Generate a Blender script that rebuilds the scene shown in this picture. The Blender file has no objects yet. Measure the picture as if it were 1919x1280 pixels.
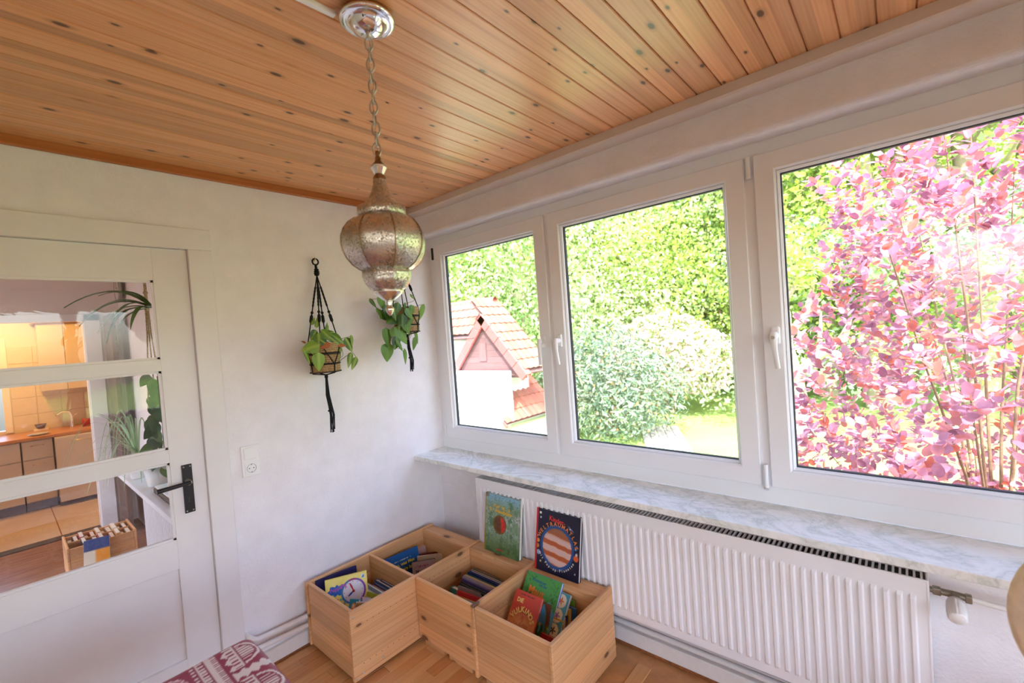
import bpy, bmesh, math, random
import numpy as np
from mathutils import Vector, Matrix
random.seed(7); np.random.seed(7)
S = bpy.context.scene
COL = S.collection
R_ = math.radians

# ------------------------------------------------------------------ camera
CAM = (-1.9512, -2.43, 1.5689); YAW, PITCH, ROLL, FPX = .715923, -.02394, -.0721528, 840.725
F_ = Vector((math.cos(PITCH)*math.cos(YAW), math.cos(PITCH)*math.sin(YAW), math.sin(PITCH)))
r0 = Vector((math.sin(YAW), -math.cos(YAW), 0)); u0 = r0.cross(F_)
RT = r0*math.cos(ROLL) + u0*math.sin(ROLL); UP = -r0*math.sin(ROLL) + u0*math.cos(ROLL)
cam = bpy.data.cameras.new('camera'); camo = bpy.data.objects.new('camera', cam); COL.objects.link(camo)
m = Matrix((RT, UP, -F_)).transposed().to_4x4(); m.translation = Vector(CAM); camo.matrix_world = m
cam.sensor_width = 36; cam.sensor_fit = 'HORIZONTAL'; cam.lens = FPX/1919*36
cam.clip_start = .02; cam.clip_end = 300
cam.dof.use_dof = True; cam.dof.focus_distance = 2.2; cam.dof.aperture_fstop = 2.8
S.camera = camo

# ------------------------------------------------------------------ world, sun, exposure
w = bpy.data.worlds.new('sky'); S.world = w; w.use_nodes = True
nt = w.node_tree; bg = nt.nodes['Background']
sky = nt.nodes.new('ShaderNodeTexSky'); sky.sky_type = 'NISHITA'; sky.sun_disc = False
sky.sun_elevation = R_(52); sky.sun_rotation = R_(220); sky.air_density = 1.0; sky.dust_density = 2.5; sky.ozone_density = 1.0
nt.links.new(sky.outputs[0], bg.inputs[0]); bg.inputs[1].default_value = .44
sun = bpy.data.lights.new('sun', 'SUN'); sun.energy = 5.4; sun.angle = R_(1.0); sun.color = (1, .95, .86)
suno = bpy.data.objects.new('sun', sun); COL.objects.link(suno); suno.location = (0, 0, 30)
suno.rotation_euler = Vector((.55, .28, -1.0)).to_track_quat('-Z', 'Y').to_euler()
S.view_settings.view_transform = 'Standard'; S.view_settings.look = 'None'
S.view_settings.gamma = 1; S.view_settings.use_curve_mapping = False
S.view_settings.exposure = 1.55
S.view_settings.use_white_balance = True; S.view_settings.white_balance_temperature = 6000; S.view_settings.white_balance_tint = 15
S.cycles.max_bounces = 12; S.cycles.diffuse_bounces = 7; S.cycles.glossy_bounces = 5
S.cycles.transparent_max_bounces = 24; S.cycles.transmission_bounces = 8
S.cycles.sample_clamp_indirect = 8; S.cycles.use_denoising = True

# ------------------------------------------------------------------ helpers
def un(px, py, ax, v):
    """world point on the plane ax=v seen at a photo pixel (used to measure places)"""
    d = F_ + RT*((px-959.5)/FPX) - UP*((py-640)/FPX); i = 'xyz'.index(ax)
    return Vector(CAM) + d*((v-CAM[i])/d[i])
def dist(px, py, t):
    return Vector(CAM) + (F_ + RT*((px-959.5)/FPX) - UP*((py-640)/FPX))*t
def lin(c):
    c = c/255.
    return c/12.92 if c <= .04045 else ((c+.055)/1.055)**2.4
def rgb(r, g, b): return (lin(r), lin(g), lin(b), 1)

def tag(o, label=None, cat=None, group=None, kind=None):
    if label: o['label'] = label
    if cat: o['category'] = cat
    if group: o['group'] = group
    if kind: o['kind'] = kind
    return o
def empty(name, loc, label=None, cat=None, group=None, rot=None):
    o = bpy.data.objects.new(name, None); COL.objects.link(o); o.location = loc; o.empty_display_size = .05
    if rot: o.rotation_euler = rot
    return tag(o, label, cat, group)
def link(name, me, mat=None, parent=None, loc=None, rot=None, mtx=None):
    o = bpy.data.objects.new(name, me); COL.objects.link(o)
    if mat is not None and not me.materials: me.materials.append(mat)
    if parent is not None: o.parent = parent
    if mtx is not None: o.matrix_basis = mtx
    if loc is not None: o.location = loc
    if rot is not None: o.rotation_euler = rot
    return o
def np_mesh(name, V, Fq, smooth=False):
    V = np.asarray(V, np.float32); Fq = np.asarray(Fq, np.int32); k = Fq.shape[1]; n = len(Fq)
    me = bpy.data.meshes.new(name); me.vertices.add(len(V)); me.vertices.foreach_set('co', V.ravel())
    me.loops.add(n*k); me.loops.foreach_set('vertex_index', Fq.ravel())
    me.polygons.add(n); me.polygons.foreach_set('loop_start', np.arange(0, n*k, k, dtype=np.int32))
    if smooth: me.polygons.foreach_set('use_smooth', np.ones(n, bool))
    me.update(); me.validate(); return me

class MB:
    """collects simple shapes into one mesh"""
    def __init__(s): s.v = []; s.f = []; s.sm = []
    def add(s, vs, fs, smooth=False):
        b = len(s.v); s.v += [tuple(p) for p in vs]; s.f += [tuple(b+i for i in f) for f in fs]; s.sm += [smooth]*len(fs); return s
    def box(s, x0, x1, y0, y1, z0, z1, M=None):
        vs = [Vector(p) for p in ((x0,y0,z0),(x1,y0,z0),(x1,y1,z0),(x0,y1,z0),(x0,y0,z1),(x1,y0,z1),(x1,y1,z1),(x0,y1,z1))]
        if M is not None: vs = [M @ p for p in vs]
        return s.add(vs, [(3,2,1,0),(4,5,6,7),(0,1,5,4),(1,2,6,5),(2,3,7,6),(3,0,4,7)])
    def bbox(s, x0, x1, y0, y1, z0, z1, b=.003, M=None, seg=2):
        bm = bmesh.new(); bmesh.ops.create_cube(bm, size=1)
        for v in bm.verts: v.co = ((x0+x1)/2+v.co.x*(x1-x0), (y0+y1)/2+v.co.y*(y1-y0), (z0+z1)/2+v.co.z*(z1-z0))
        bmesh.ops.bevel(bm, geom=bm.edges[:], offset=min(b, .45*min(abs(x1-x0), abs(y1-y0), abs(z1-z0))), segments=seg, profile=.5, affect='EDGES', clamp_overlap=True)
        bm.verts.index_update()
        vs = [M @ v.co if M is not None else v.co.copy() for v in bm.verts]; fs = [[v.index for v in f.verts] for f in bm.faces]
        bm.free(); return s.add(vs, fs)
    def tube(s, pts, r, n=8, closed=False, cap=True):
        pts = [Vector(p) for p in pts]; rs = r if isinstance(r, (list, tuple)) else [r]*len(pts); m_ = len(pts); vs = []; fs = []
        prev = None
        for i, p in enumerate(pts):
            a = pts[(i-1) % m_] if (i or closed) else p; b = pts[(i+1) % m_] if (i < m_-1 or closed) else p
            t = (b-a); t = t.normalized() if t.length > 1e-9 else Vector((0,0,1))
            if prev is None:
                ref = Vector((0,0,1)) if abs(t.z) < .9 else Vector((1,0,0)); e1 = t.cross(ref).normalized()
            else: e1 = (prev - t*prev.dot(t)); e1 = e1.normalized() if e1.length > 1e-6 else t.orthogonal().normalized()
            prev = e1; e2 = t.cross(e1)
            for k in range(n):
                an = 2*math.pi*k/n; vs.append(p + (e1*math.cos(an)+e2*math.sin(an))*rs[i])
        L = m_ if closed else m_-1
        for i in range(L):
            j = (i+1) % m_
            for k in range(n): fs.append((i*n+k, i*n+(k+1) % n, j*n+(k+1) % n, j*n+k))
        s.add(vs, fs, True)
        if cap and not closed: s.add(vs[:n], [tuple(range(n))[::-1]]); s.add(vs[-n:], [tuple(range(n))])
        return s
    def lathe(s, prof, n=24, c=(0,0,0), M=None, rf=None, smooth=True, cap=False):
        c = Vector(c); vs = []; fs = []
        for (r, z) in prof:
            for k in range(n):
                a = 2*math.pi*k/n; rr = r*(rf(a) if rf else 1); p = Vector((rr*math.cos(a), rr*math.sin(a), z))
                vs.append(c + (M @ p if M is not None else p))
        for i in range(len(prof)-1):
            for k in range(n): fs.append((i*n+k, i*n+(k+1) % n, (i+1)*n+(k+1) % n, (i+1)*n+k))
        if cap: fs += [tuple(range(n))[::-1], tuple((len(prof)-1)*n+k for k in range(n))]
        return s.add(vs, fs, smooth)
    def poly(s, pts, d):
        """extrude a planar outline (list of 3d points) by vector d"""
        pts = [Vector(p) for p in pts]; d = Vector(d); n = len(pts); vs = pts + [p+d for p in pts]
        return s.add(vs, [tuple(range(n))[::-1], tuple(range(n, 2*n))] + [(k, (k+1) % n, n+(k+1) % n, n+k) for k in range(n)])
    def mesh(s, name, fix=True):
        me = bpy.data.meshes.new(name); me.from_pydata([tuple(p) for p in s.v], [], s.f)
        me.polygons.foreach_set('use_smooth', s.sm)
        if fix:
            bm = bmesh.new(); bm.from_mesh(me); bmesh.ops.recalc_face_normals(bm, faces=bm.faces); bm.to_mesh(me); bm.free()
        me.update(); return me
    def obj(s, name, mat, parent=None, **k): return link(name, s.mesh(name), mat, parent, **k)
def box_obj(name, mat, parent, x0, x1, y0, y1, z0, z1, b=0, **k):
    mb = MB(); (mb.bbox(x0,x1,y0,y1,z0,z1,b) if b else mb.box(x0,x1,y0,y1,z0,z1)); return mb.obj(name, mat, parent, **k)
def struct(o, label=None): o['kind'] = 'structure'; return tag(o, label)

# ------------------------------------------------------------------ materials
class NT:
    def __init__(s, name):
        s.m = bpy.data.materials.new(name); s.m.use_nodes = True; s.t = s.m.node_tree; s.n = s.t.nodes
        s.b = s.n['Principled BSDF']; s.out = s.n['Material Output']
    def N(s, typ, **k):
        n = s.n.new('ShaderNode'+typ)
        for a, v in k.items():
            if a.startswith('i_'): n.inputs[a[2:].replace('_', ' ')].default_value = v
            else: setattr(n, a, v)
        return n
    def L(s, a, b): s.t.links.new(a, b)
    def coord(s, out='Object'): return s.N('TexCoord').outputs[out]
    def mapping(s, src, scale=(1,1,1), loc=(0,0,0), rot=(0,0,0)):
        m_ = s.N('Mapping'); s.L(src, m_.inputs[0]); m_.inputs['Scale'].default_value = scale; m_.inputs['Location'].default_value = loc; m_.inputs['Rotation'].default_value = rot; return m_.outputs[0]
    def ramp(s, src, stops):
        r = s.N('ValToRGB'); s.L(src, r.inputs[0]); e = r.color_ramp.elements
        while len(e) < len(stops): e.new(.5)
        for k, (p, c) in enumerate(stops): e[k].position = p; e[k].color = c if len(c) == 4 else (*c, 1)
        return r.outputs[0]
    def mix(s, f, a, b, mode='MIX'):
        x = s.N('MixRGB', blend_type=mode)
        for i, v in enumerate((f, a, b)):
            if hasattr(v, 'links'): s.L(v, x.inputs[i])
            else: x.inputs[i].default_value = v
        return x.outputs[0]
    def math(s, op, a, b=0., c=None):
        x = s.N('Math', operation=op)
        for i, v in enumerate((a, b, c)):
            if v is None: continue
            if hasattr(v, 'links'): s.L(v, x.inputs[i])
            else: x.inputs[i].default_value = v
        return x.outputs[0]
    def noise(s, vec, scale=5., detail=4., rough=.55, dist=0.):
        x = s.N('TexNoise'); s.L(vec, x.inputs['Vector']); x.inputs['Scale'].default_value = scale; x.inputs['Detail'].default_value = detail
        x.inputs['Roughness'].default_value = rough; x.inputs['Distortion'].default_value = dist; return x.outputs[0]
    def bump(s, h, strength=.3, dist=.01):
        x = s.N('Bump'); x.inputs['Strength'].default_value = strength; x.inputs['Distance'].default_value = dist
        s.L(h, x.inputs['Height']); s.L(x.outputs[0], s.b.inputs['Normal']); return x.outputs[0]
    def set(s, **k):
        for a, v in k.items():
            i = s.b.inputs[a.replace('_', ' ')]
            if hasattr(v, 'links'): s.L(v, i)
            else: i.default_value = v
        return s
def plain(name, col, rough=.5, metal=0., noise=0.04, nscale=40, bump=0., bdist=.002, coat=0.):
    t = NT(name); c = t.coord(); n = t.noise(c, nscale, 3)
    d = tuple(max(0, x*(1-noise*2)) for x in col[:3])+(1,); l = tuple(min(1, x*(1+noise)) for x in col[:3])+(1,)
    t.set(Base_Color=t.ramp(n, [(.25, d), (.75, l)]), Roughness=rough, Metallic=metal)
    if coat: t.set(Coat_Weight=coat)
    if bump: t.bump(n, bump, bdist)
    return t.m
def obj_random_vec(t, c, amt=37.):
    r = t.N('ObjectInfo').outputs['Random']; a = t.N('VectorMath', operation='ADD'); t.L(c, a.inputs[0])
    cb = t.N('CombineXYZ'); t.L(t.math('MULTIPLY', r, amt), cb.inputs[0]); t.L(t.math('MULTIPLY', r, amt*.61), cb.inputs[1]); t.L(t.math('MULTIPLY', r, amt*.37), cb.inputs[2])
    t.L(cb.outputs[0], a.inputs[1]); return a.outputs[0], r
def pine(name, light, mid, dark, knot=(6., 16.), knot_keep=.45, strip=.07, rough=.42, knotcol=(.10,.04,.015,1), coat=0., ksize=1., ringamt=.35):
    """softwood with grain along local X, knots and glued strips across local Y"""
    t = NT(name); c0 = t.coord(); c, rnd = obj_random_vec(t, c0)
    grain = t.noise(t.mapping(c, (1.6, 55, 55)), 1., 4, .6)
    sw = t.noise(t.mapping(c, (1.2, 5, 5)), 1., 2)
    wv = t.N('TexWave', wave_type='BANDS', bands_direction='Y'); t.L(t.mapping(c, (.9, 13, 13)), wv.inputs['Vector'])
    wv.inputs['Scale'].default_value = 1.; wv.inputs['Distortion'].default_value = 5.; wv.inputs['Detail'].default_value = 2; wv.inputs['Detail Scale'].default_value = .7
    base = t.ramp(grain, [(.28, dark), (.5, mid), (.72, light)])
    base = t.mix(ringamt, base, t.ramp(wv.outputs[0], [(.0, mid), (.6, light), (.95, dark)]))
    base = t.mix(t.math('MULTIPLY', sw, .25), base, mid)
    vo = t.N('TexVoronoi', feature='F1', voronoi_dimensions='2D'); sep = t.N('SeparateColor')
    t.L(t.mapping(c, (knot[0], knot[1], knot[1])), vo.inputs['Vector']); vo.inputs['Scale'].default_value = 1.
    t.L(vo.outputs['Color'], sep.inputs[0]); sel = t.math('LESS_THAN', sep.outputs[0], knot_keep)
    size = t.math('ADD', t.math('MULTIPLY', sep.outputs[1], .9), .45)
    dd = t.math('DIVIDE', vo.outputs['Distance'], t.math('MULTIPLY', size, ksize))
    kn = t.ramp(dd, [(.0, (1,1,1,1)), (.075, (.95,.95,.95,1)), (.10, (.3,.3,.3,1)), (.2, (0,0,0,1))])
    km = t.math('MULTIPLY', kn, sel)
    base = t.mix(km, base, knotcol)
    sx = t.N('SeparateXYZ'); t.L(c0, sx.inputs[0])
    wn = t.N('TexWhiteNoise', noise_dimensions='2D'); cb = t.N('CombineXYZ')
    t.L(t.math('FLOOR', t.math('DIVIDE', sx.outputs[1], strip)), cb.inputs[0]); t.L(rnd, cb.inputs[1]); t.L(cb.outputs[0], wn.inputs[0])
    br = t.math('ADD', t.math('MULTIPLY', wn.outputs[0], .34), .80)
    gray = t.N('CombineColor'); [t.L(br, gray.inputs[i]) for i in range(3)]
    base = t.mix(1., base, gray.outputs[0], 'MULTIPLY')
    t.set(Base_Color=base, Roughness=rough)
    if coat: t.set(Coat_Weight=coat, Coat_Roughness=.25)
    t.bump(grain, .12, .002)
    return t.m
def glass_mat(name, tint=(.97,.985,.98,1), rough=0., wav=0.):
    t = NT(name); tr = t.N('BsdfTransparent'); tr.inputs[0].default_value = tint
    gl = t.N('BsdfGlossy'); gl.inputs['Roughness'].default_value = rough; gl.inputs[0].default_value = (1,1,1,1)
    ge = t.N('NewGeometry'); dt = t.N('VectorMath', operation='DOT_PRODUCT'); t.L(ge.outputs['Normal'], dt.inputs[0]); t.L(ge.outputs['Incoming'], dt.inputs[1])
    fr = t.math('ADD', t.math('MULTIPLY', t.math('POWER', t.math('SUBTRACT', 1., t.math('ABSOLUTE', dt.outputs['Value'])), 5.), .9), .03)
    if wav:
        b = t.N('Bump'); b.inputs['Strength'].default_value = wav; b.inputs['Distance'].default_value = .02
        t.L(t.noise(t.coord(), 7, 3, .6, 1.5), b.inputs['Height']); t.L(b.outputs[0], gl.inputs['Normal'])
    mx = t.N('MixShader'); t.L(fr, mx.inputs[0]); t.L(tr.outputs[0], mx.inputs[1]); t.L(gl.outputs[0], mx.inputs[2]); t.L(mx.outputs[0], t.out.inputs[0])
    t.n.remove(t.b); return t.m
def leaf_mat(name, cols, trans=.35, rough=.5, vein=None, island=True):
    t = NT(name)
    r = t.N('NewGeometry').outputs['Random Per Island'] if island else t.N('ObjectInfo').outputs['Random']
    n = t.noise(t.coord(), 3., 2)
    f = t.math('ADD', t.math('MULTIPLY', r, .75), t.math('MULTIPLY', n, .25)); k = len(cols)
    base = t.ramp(f, [(i/(k-1)*.85+.07, c) for i, c in enumerate(cols)])
    if vein is not None:
        sx = t.N('SeparateXYZ'); t.L(t.coord(), sx.inputs[0])
        d = t.math('ABSOLUTE', sx.outputs[0]); d = t.math('ADD', d, t.math('MULTIPLY', t.math('SUBTRACT', t.noise(t.coord(), 12, 2), .5), .15))
        base = t.mix(t.ramp(d, [(.02, (.8,.8,.8,1)), (.14, (0,0,0,1))]), base, vein)
    t.set(Base_Color=base, Roughness=rough)
    tl = t.N('BsdfTranslucent'); t.L(base, tl.inputs[0]); mx = t.N('MixShader'); mx.inputs[0].default_value = trans
    t.L(t.b.outputs[0], mx.inputs[1]); t.L(tl.outputs[0], mx.inputs[2]); t.L(mx.outputs[0], t.out.inputs[0]); return t.m
def printed(name='printed_paper', rough=.35):
    t = NT(name); a = t.N('Attribute', attribute_name='Col'); t.set(Base_Color=a.outputs['Color'], Roughness=rough); return t.m

M = {}
t = NT('white_plaster'); c = t.coord(); n1 = t.noise(c, 90, 4, .6); n2 = t.noise(c, 9, 3)
t.set(Base_Color=t.ramp(n2, [(.3, (.80,.775,.785,1)), (.7, (.86,.835,.85,1))]), Roughness=.85); t.bump(t.math('ADD', n1, t.math('MULTIPLY', n2, 1.6)), .45, .006); M['plaster'] = t.m
M['door'] = plain('door_paint', (.80,.775,.775), .35, noise=.02, nscale=6, bump=.05)
M['pvc'] = plain('white_pvc', (.84,.85,.87), .28, noise=.01, nscale=5)
M['pvcgrey'] = plain('grey_seal', (.03,.03,.04), .6)
M['cornice'] = plain('cream_trim', (.70,.60,.51), .5, noise=.02, nscale=5)
M['radiator'] = plain('radiator_enamel', (.84,.82,.83), .3, noise=.01, nscale=4)
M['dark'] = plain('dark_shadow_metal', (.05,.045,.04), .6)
M['ceiling'] = pine('pine_ceiling', rgb(232,178,126), rgb(220,160,106), rgb(198,134,82), knot=(5.2, 11.), knot_keep=.6, strip=5., rough=.33, ksize=.8, coat=.15, ringamt=.3)
M['pine'] = pine('pine_crate', rgb(232,188,136), rgb(222,170,116), rgb(204,144,90), knot=(3.4, 7.), knot_keep=.42, strip=.075, rough=.45, ksize=.8, knotcol=(.17,.075,.03,1))
M['trimwood'] = pine('dark_trim_wood', rgb(184,112,52), rgb(168,98,42), rgb(140,78,32), knot_keep=.1, strip=5.)
M['cork'] = plain('brown_cork', rgb(150,90,48)[:3], .7, noise=.2, nscale=60)
M['pipe'] = plain('pipe_paint', (.80,.77,.74), .4, noise=.02)
M['black'] = plain('black_iron', (.012,.012,.015), .35, noise=.05)
M['blackcord'] = plain('black_cotton', (.008,.008,.010), .9, noise=.3, nscale=400, bump=.5)
M['brass'] = plain('worn_nickel', (.72,.60,.42), .3, 1.)
M['chrome'] = plain('chrome', (.83,.83,.84), .06, 1., noise=.0)
M['steel'] = plain('steel', (.6,.58,.54), .28, 1., noise=.05)
M['glass'] = glass_mat('window_glass', (.985,.995,.99,1))
M['doorglass'] = glass_mat('door_glass', (.93,.92,.90,1), .0, .012)
t = NT('white_marble'); c = t.coord(); n = t.noise(t.mapping(c, (2.2, 1.2, 2)), 2.2, 6, .62, 1.6)
v = t.math('ABSOLUTE', t.math('SUBTRACT', n, .5)); v2 = t.math('ABSOLUTE', t.math('SUBTRACT', t.noise(t.mapping(c, (3, 1.8, 2), (3, 1, 0)), 3.3, 5, .6, 2.), .47))
b_ = t.ramp(v, [(.0, rgb(186,196,188)), (.03, rgb(222,228,224)), (.09, rgb(244,245,244))]); b2 = t.ramp(v2, [(.0, rgb(204,206,198)), (.04, rgb(244,245,244))])
t.set(Base_Color=t.mix(.35, t.mix(.45, b_, (.90,.905,.90,1)), b2, 'MULTIPLY'), Roughness=.22); M['marble'] = t.m
t = NT('beech_strip'); c0 = t.coord(); c, rnd = obj_random_vec(t, c0); g = t.noise(t.mapping(c, (3, 70, 70)), 1., 4)
a = t.ramp(rnd, [(0, rgb(206,150,92)), (.35, rgb(222,172,112)), (.7, rgb(196,134,78)), (1, rgb(230,184,126))])
t.set(Base_Color=t.mix(.18, a, t.ramp(g, [(.3, rgb(150,92,46)), (.7, rgb(236,192,136))])), Roughness=.32, Coat_Weight=.2); M['beech'] = t.m
M['floorbase'] = plain('floor_base', rgb(205,150,95)[:3], .35, noise=.12, nscale=14)
t = NT('lantern_metal'); c = t.coord(); n = t.noise(c, 260, 3, .7); vo = t.N('TexVoronoi'); t.L(c, vo.inputs[0]); vo.inputs['Scale'].default_value = 330
n3 = t.noise(c, 22, 4); pat = t.math('ADD', t.math('MULTIPLY', n, .9), t.math('MULTIPLY', n3, .35))
f = t.ramp(pat, [(.60, (0,0,0,1)), (.76, (1,1,1,1))]); hole = t.ramp(vo.outputs['Distance'], [(.12, (1,1,1,1)), (.3, (0,0,0,1))])
base = t.mix(f, (.66,.63,.58,1), (.22,.145,.09,1)); base = t.mix(t.math('MULTIPLY', hole, .65), base, (.03,.02,.012,1))
t.set(Base_Color=base, Metallic=t.math('SUBTRACT', 1., t.math('MULTIPLY', f, .45)), Roughness=t.math('ADD', t.math('MULTIPLY', f, .25), .2)); t.bump(t.math('ADD', n, hole), .35, .002); M['lantern'] = t.m
M['silver'] = plain('polished_silver', (.80,.77,.72), .16, 1., noise=.08, nscale=90, bump=.1)
M['rust'] = plain('bronze_metal', (.33,.20,.10), .35, 1., noise=.25, nscale=120)
t = NT('seagrass_weave'); c = t.coord(); wv = t.N('TexWave', bands_direction='Z'); t.L(t.mapping(c, (1,1,1)), wv.inputs[0]); wv.inputs['Scale'].default_value = 32; wv.inputs['Distortion'].default_value = 3; wv.inputs['Detail Scale'].default_value = 8
n = t.noise(c, 160, 3); t.set(Base_Color=t.mix(.5, t.ramp(n, [(.3, rgb(92,66,36)), (.7, rgb(206,172,116))]), t.ramp(wv.outputs[0], [(.1, rgb(110,78,44)), (.8, rgb(200,168,118))])), Roughness=.8); t.bump(t.math('ADD', n, wv.outputs[0]), .6, .004); M['seagrass'] = t.m
M['soil'] = plain('potting_soil', (.03,.02,.012), .95, noise=.4, nscale=200, bump=.8)
M['leaf_variegated'] = leaf_mat('variegated_leaf', [rgb(58,92,28), rgb(88,126,38), rgb(132,162,52)], .22, .38, vein=rgb(158,182,72), island=False)
M['leaf_heart'] = leaf_mat('heart_leaf', [rgb(38,70,26), rgb(72,112,40), rgb(112,150,52)], .22, .35, vein=rgb(104,144,58), island=False)
M['leaf_house'] = leaf_mat('house_leaf', [rgb(34,58,24), rgb(62,92,40), rgb(96,122,62)], .2, .4, island=False)
M['stem'] = plain('plant_stem', rgb(122,140,60)[:3], .5)
M['stem_brown'] = plain('dry_stem', rgb(120,76,44)[:3], .7)
M['dryleaf'] = plain('dry_leaf', rgb(168,92,44)[:3], .7, noise=.2)
M['printed'] = printed()
M['paper'] = plain('page_edges', (.80,.76,.68), .8, noise=.06, nscale=300)
M['socket'] = plain('white_plastic', (.86,.855,.85), .3, noise=.0)
def ring(mb, y0, y1, z0, z1, w, x0, x1, b=.004):
    """mitred rectangular frame in the y-z plane (four mitred bars)"""
    o = [(y0, z0), (y1, z0), (y1, z1), (y0, z1)]; i = [(y0+w, z0+w), (y1-w, z0+w), (y1-w, z1-w), (y0+w, z1-w)]
    for k in range(4):
        q = [o[k], o[(k+1) % 4], i[(k+1) % 4], i[k]]; mb.poly([(x0, a, b_) for a, b_ in q], (x1-x0, 0, 0))
# ================================================================== ROOM SHELL
ZC = 2.41                      # underside of the ceiling boards
XL, YF = -3.7, -4.9            # far sides of the room, behind the camera
# --- floor
fl = struct(box_obj('floor', M['floorbase'], None, XL, 0, YF, .12, -.12, -.004))
strip_me = {}
for L in (.28, .36, .44, .52):
    strip_me[L] = MB().bbox(0, L-.0012, 0, .0638, -.010, 0, .0012, seg=1).mesh('beech_strip'); strip_me[L].materials.append(M['beech'])
y = -.022; row = 0
while y > -1.75:
    x = -1.95 + random.uniform(-.3, 0)
    while x < -.045:
        L = random.choice(list(strip_me)); 
        if x + L > -.042: L = min(strip_me, key=lambda q: abs(x+q+.042))
        if x + L > -.03: break
        o = link('beech_strip', strip_me[L], None, fl, loc=(x, y-.065, 0)); x += L
    y -= .065; row += 1
# --- ceiling and its boards
ce = struct(box_obj('ceiling', M['trimwood'], None, XL, .12, YF, .12, ZC+.014, ZC+.12))
PIT = .0885
bd = MB(); Lb = 3.64
prof = [(-.0442, .009), (-.0420, .009), (-.0420, .003), (-.0395, 0), (.0410, 0), (.0435, .003), (.0435, .014), (-.0442, .014)]
bd.poly([(0, p, z) for p, z in prof], (Lb, 0, 0)); bme = bd.mesh('ceiling_board'); bme.materials.append(M['ceiling'])
y = -.02 - PIT/2; k = 0
while y > YF+.05:
    link('ceiling_board', bme, None, ce, loc=(XL+.02 if k % 2 else XL-.02, y, ZC)); y -= PIT; k += 1
tr = struct(box_obj('trim_1', M['trimwood'], None, XL, -.10, -.022, .0, ZC-.036, ZC+.012, .004), 'brown wooden strip between ceiling boards and back wall')
co = MB(); co.poly([(-.135, 0, ZC), (-.135, 0, ZC-.036), (-.128, 0, ZC-.044), (-.04, 0, ZC-.044), (-.04, 0, ZC)], (-.035, YF, 0)); 
cn = struct(co.obj('trim_2', M['cornice']), 'cream painted ceiling trim along the window wall')
# small dark notches where the tongue-and-groove seams run into the trim
# --- back wall (with the door opening)
DX0, DX1, DZ = -2.20, -1.352, 2.042
wb = MB(); wb.box(DX1, .115, 0, .12, -.1, 2.55); wb.box(XL, DX0, 0, .12, -.1, 2.55); wb.box(DX0, DX1, 0, .12, DZ, 2.55)
struct(wb.obj('wall_back', M['plaster']))
# --- window wall: parapet, lintel with a rounded lower edge, side piece
WY1 = -3.08; ZS = .803
wr = MB(); wr.box(0, .26, YF, 0, -.1, ZS-.03)
wr.box(-.0, .26, YF, -4.72, ZS-.03, 2.5); wr.box(0, .26, -3.24, WY1, ZS-.03, 2.3)
arc = [(-.037-.025*math.sin(a), 2.252-.025*math.cos(a)) for a in np.linspace(0, math.pi/2, 6)]
pr_ = [(.26, 2.236), (.04, 2.234)] + arc + [(-.062, 2.55), (.26, 2.55)]
struct(wr.obj('wall_right', M['plaster']))
ln = MB().poly([(p, 0, z) for p, z in pr_], (0, YF, 0)); struct(ln.obj('wall_lintel', M['plaster']), 'plastered lintel with rounded edge above the windows')
# --- walls behind the camera, with window openings that bring in daylight
wl = MB(); wl.box(XL-.2, XL, YF, .12, -.1, .35); wl.box(XL-.2, XL, YF, .12, 2.25, 2.55); wl.box(XL-.2, XL, -2.6, .12, .35, 2.25); wl.box(XL-.2, XL, YF, -4.6, .35, 2.25); struct(wl.obj('wall_left', M['plaster']))
wv_ = MB()
for a in (-4.6, -3.6): ring(wv_, a, a+1.0, .35, 2.25, .08, XL-.12, XL-.05)
struct(wv_.obj('window_8', M['pvc'])); box_obj('pane', M['glass'], bpy.data.objects['window_8'], XL-.09, XL-.086, -4.55, -2.65, .4, 2.2)
wf = MB(); wf.box(XL-.2, .26, YF-.25, YF, -.1, .82); wf.box(XL-.2, .26, YF-.25, YF, 2.25, 2.55); wf.box(XL-.2, -3.35, YF-.25, YF, .82, 2.25); wf.box(-.35, .26, YF-.25, YF, .82, 2.25)
struct(wf.obj('wall_front', M['plaster']))
struct(MB().box(XL-1.3, XL-.0, YF-1.2, .3, 2.56, 2.70).box(XL-.0, .5, YF-1.2, YF, 2.56, 2.70).obj('roof_sun_block', M['plaster']), 'unseen overhang added to block the sun over the walls behind the camera')  # unseen overhang, added to keep direct sun out of the rear windows
# --- marble window sill
sl = MB().bbox(-.2125, .052, WY1, -.001, ZS-.029, ZS, .004)
so = struct(sl.obj('window_sill', M['marble']), 'white marble window sill with grey-green veins'); so['kind'] = 'structure'
# --- baseboards and heating pipes
bb = MB().bbox(-1.258, -.0, -.024, 0, .012, .082, .006); struct(bb.obj('baseboard_back', M['pipe']))
bb2 = MB().bbox(-.038, -.0, YF, 0, .016, .085, .004); struct(bb2.obj('baseboard_right', M['pipe']))
struct(box_obj('trim_3', M['cork'], None, -.034, 0, YF, 0, 0, .016), 'brown cork strip under the window-wall baseboard')
struct(box_obj('trim_4', M['cork'], None, -1.258, 0, -.02, 0, 0, .012), 'brown gap strip under the back-wall baseboard')
def pipe(name, pts, r, label):
    o = MB().tube(pts, r, 10).obj(name, M['pipe']); return tag(o, label, 'pipe', 'white heating pipes along the walls')
zz = [(.176, .0105), (.128, .0115)]
pipe('heating_pipe', [(-1.252, .0, .205), (-1.246, -.02, .198), (-1.235, -.034, .186), (-1.215, -.04, .177), (-.99, -.04, .166), (-.03, -.04, .16)], .0125, 'upper white heating pipe along the wall behind the crates')
pipe('heating_pipe', [(-1.25, -.0, .140), (-1.235, -.036, .136), (-1.2, -.04, .133), (-.99, -.04, .120), (-.03, -.04, .116)], .0125, 'lower white heating pipe just above the back baseboard')
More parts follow.
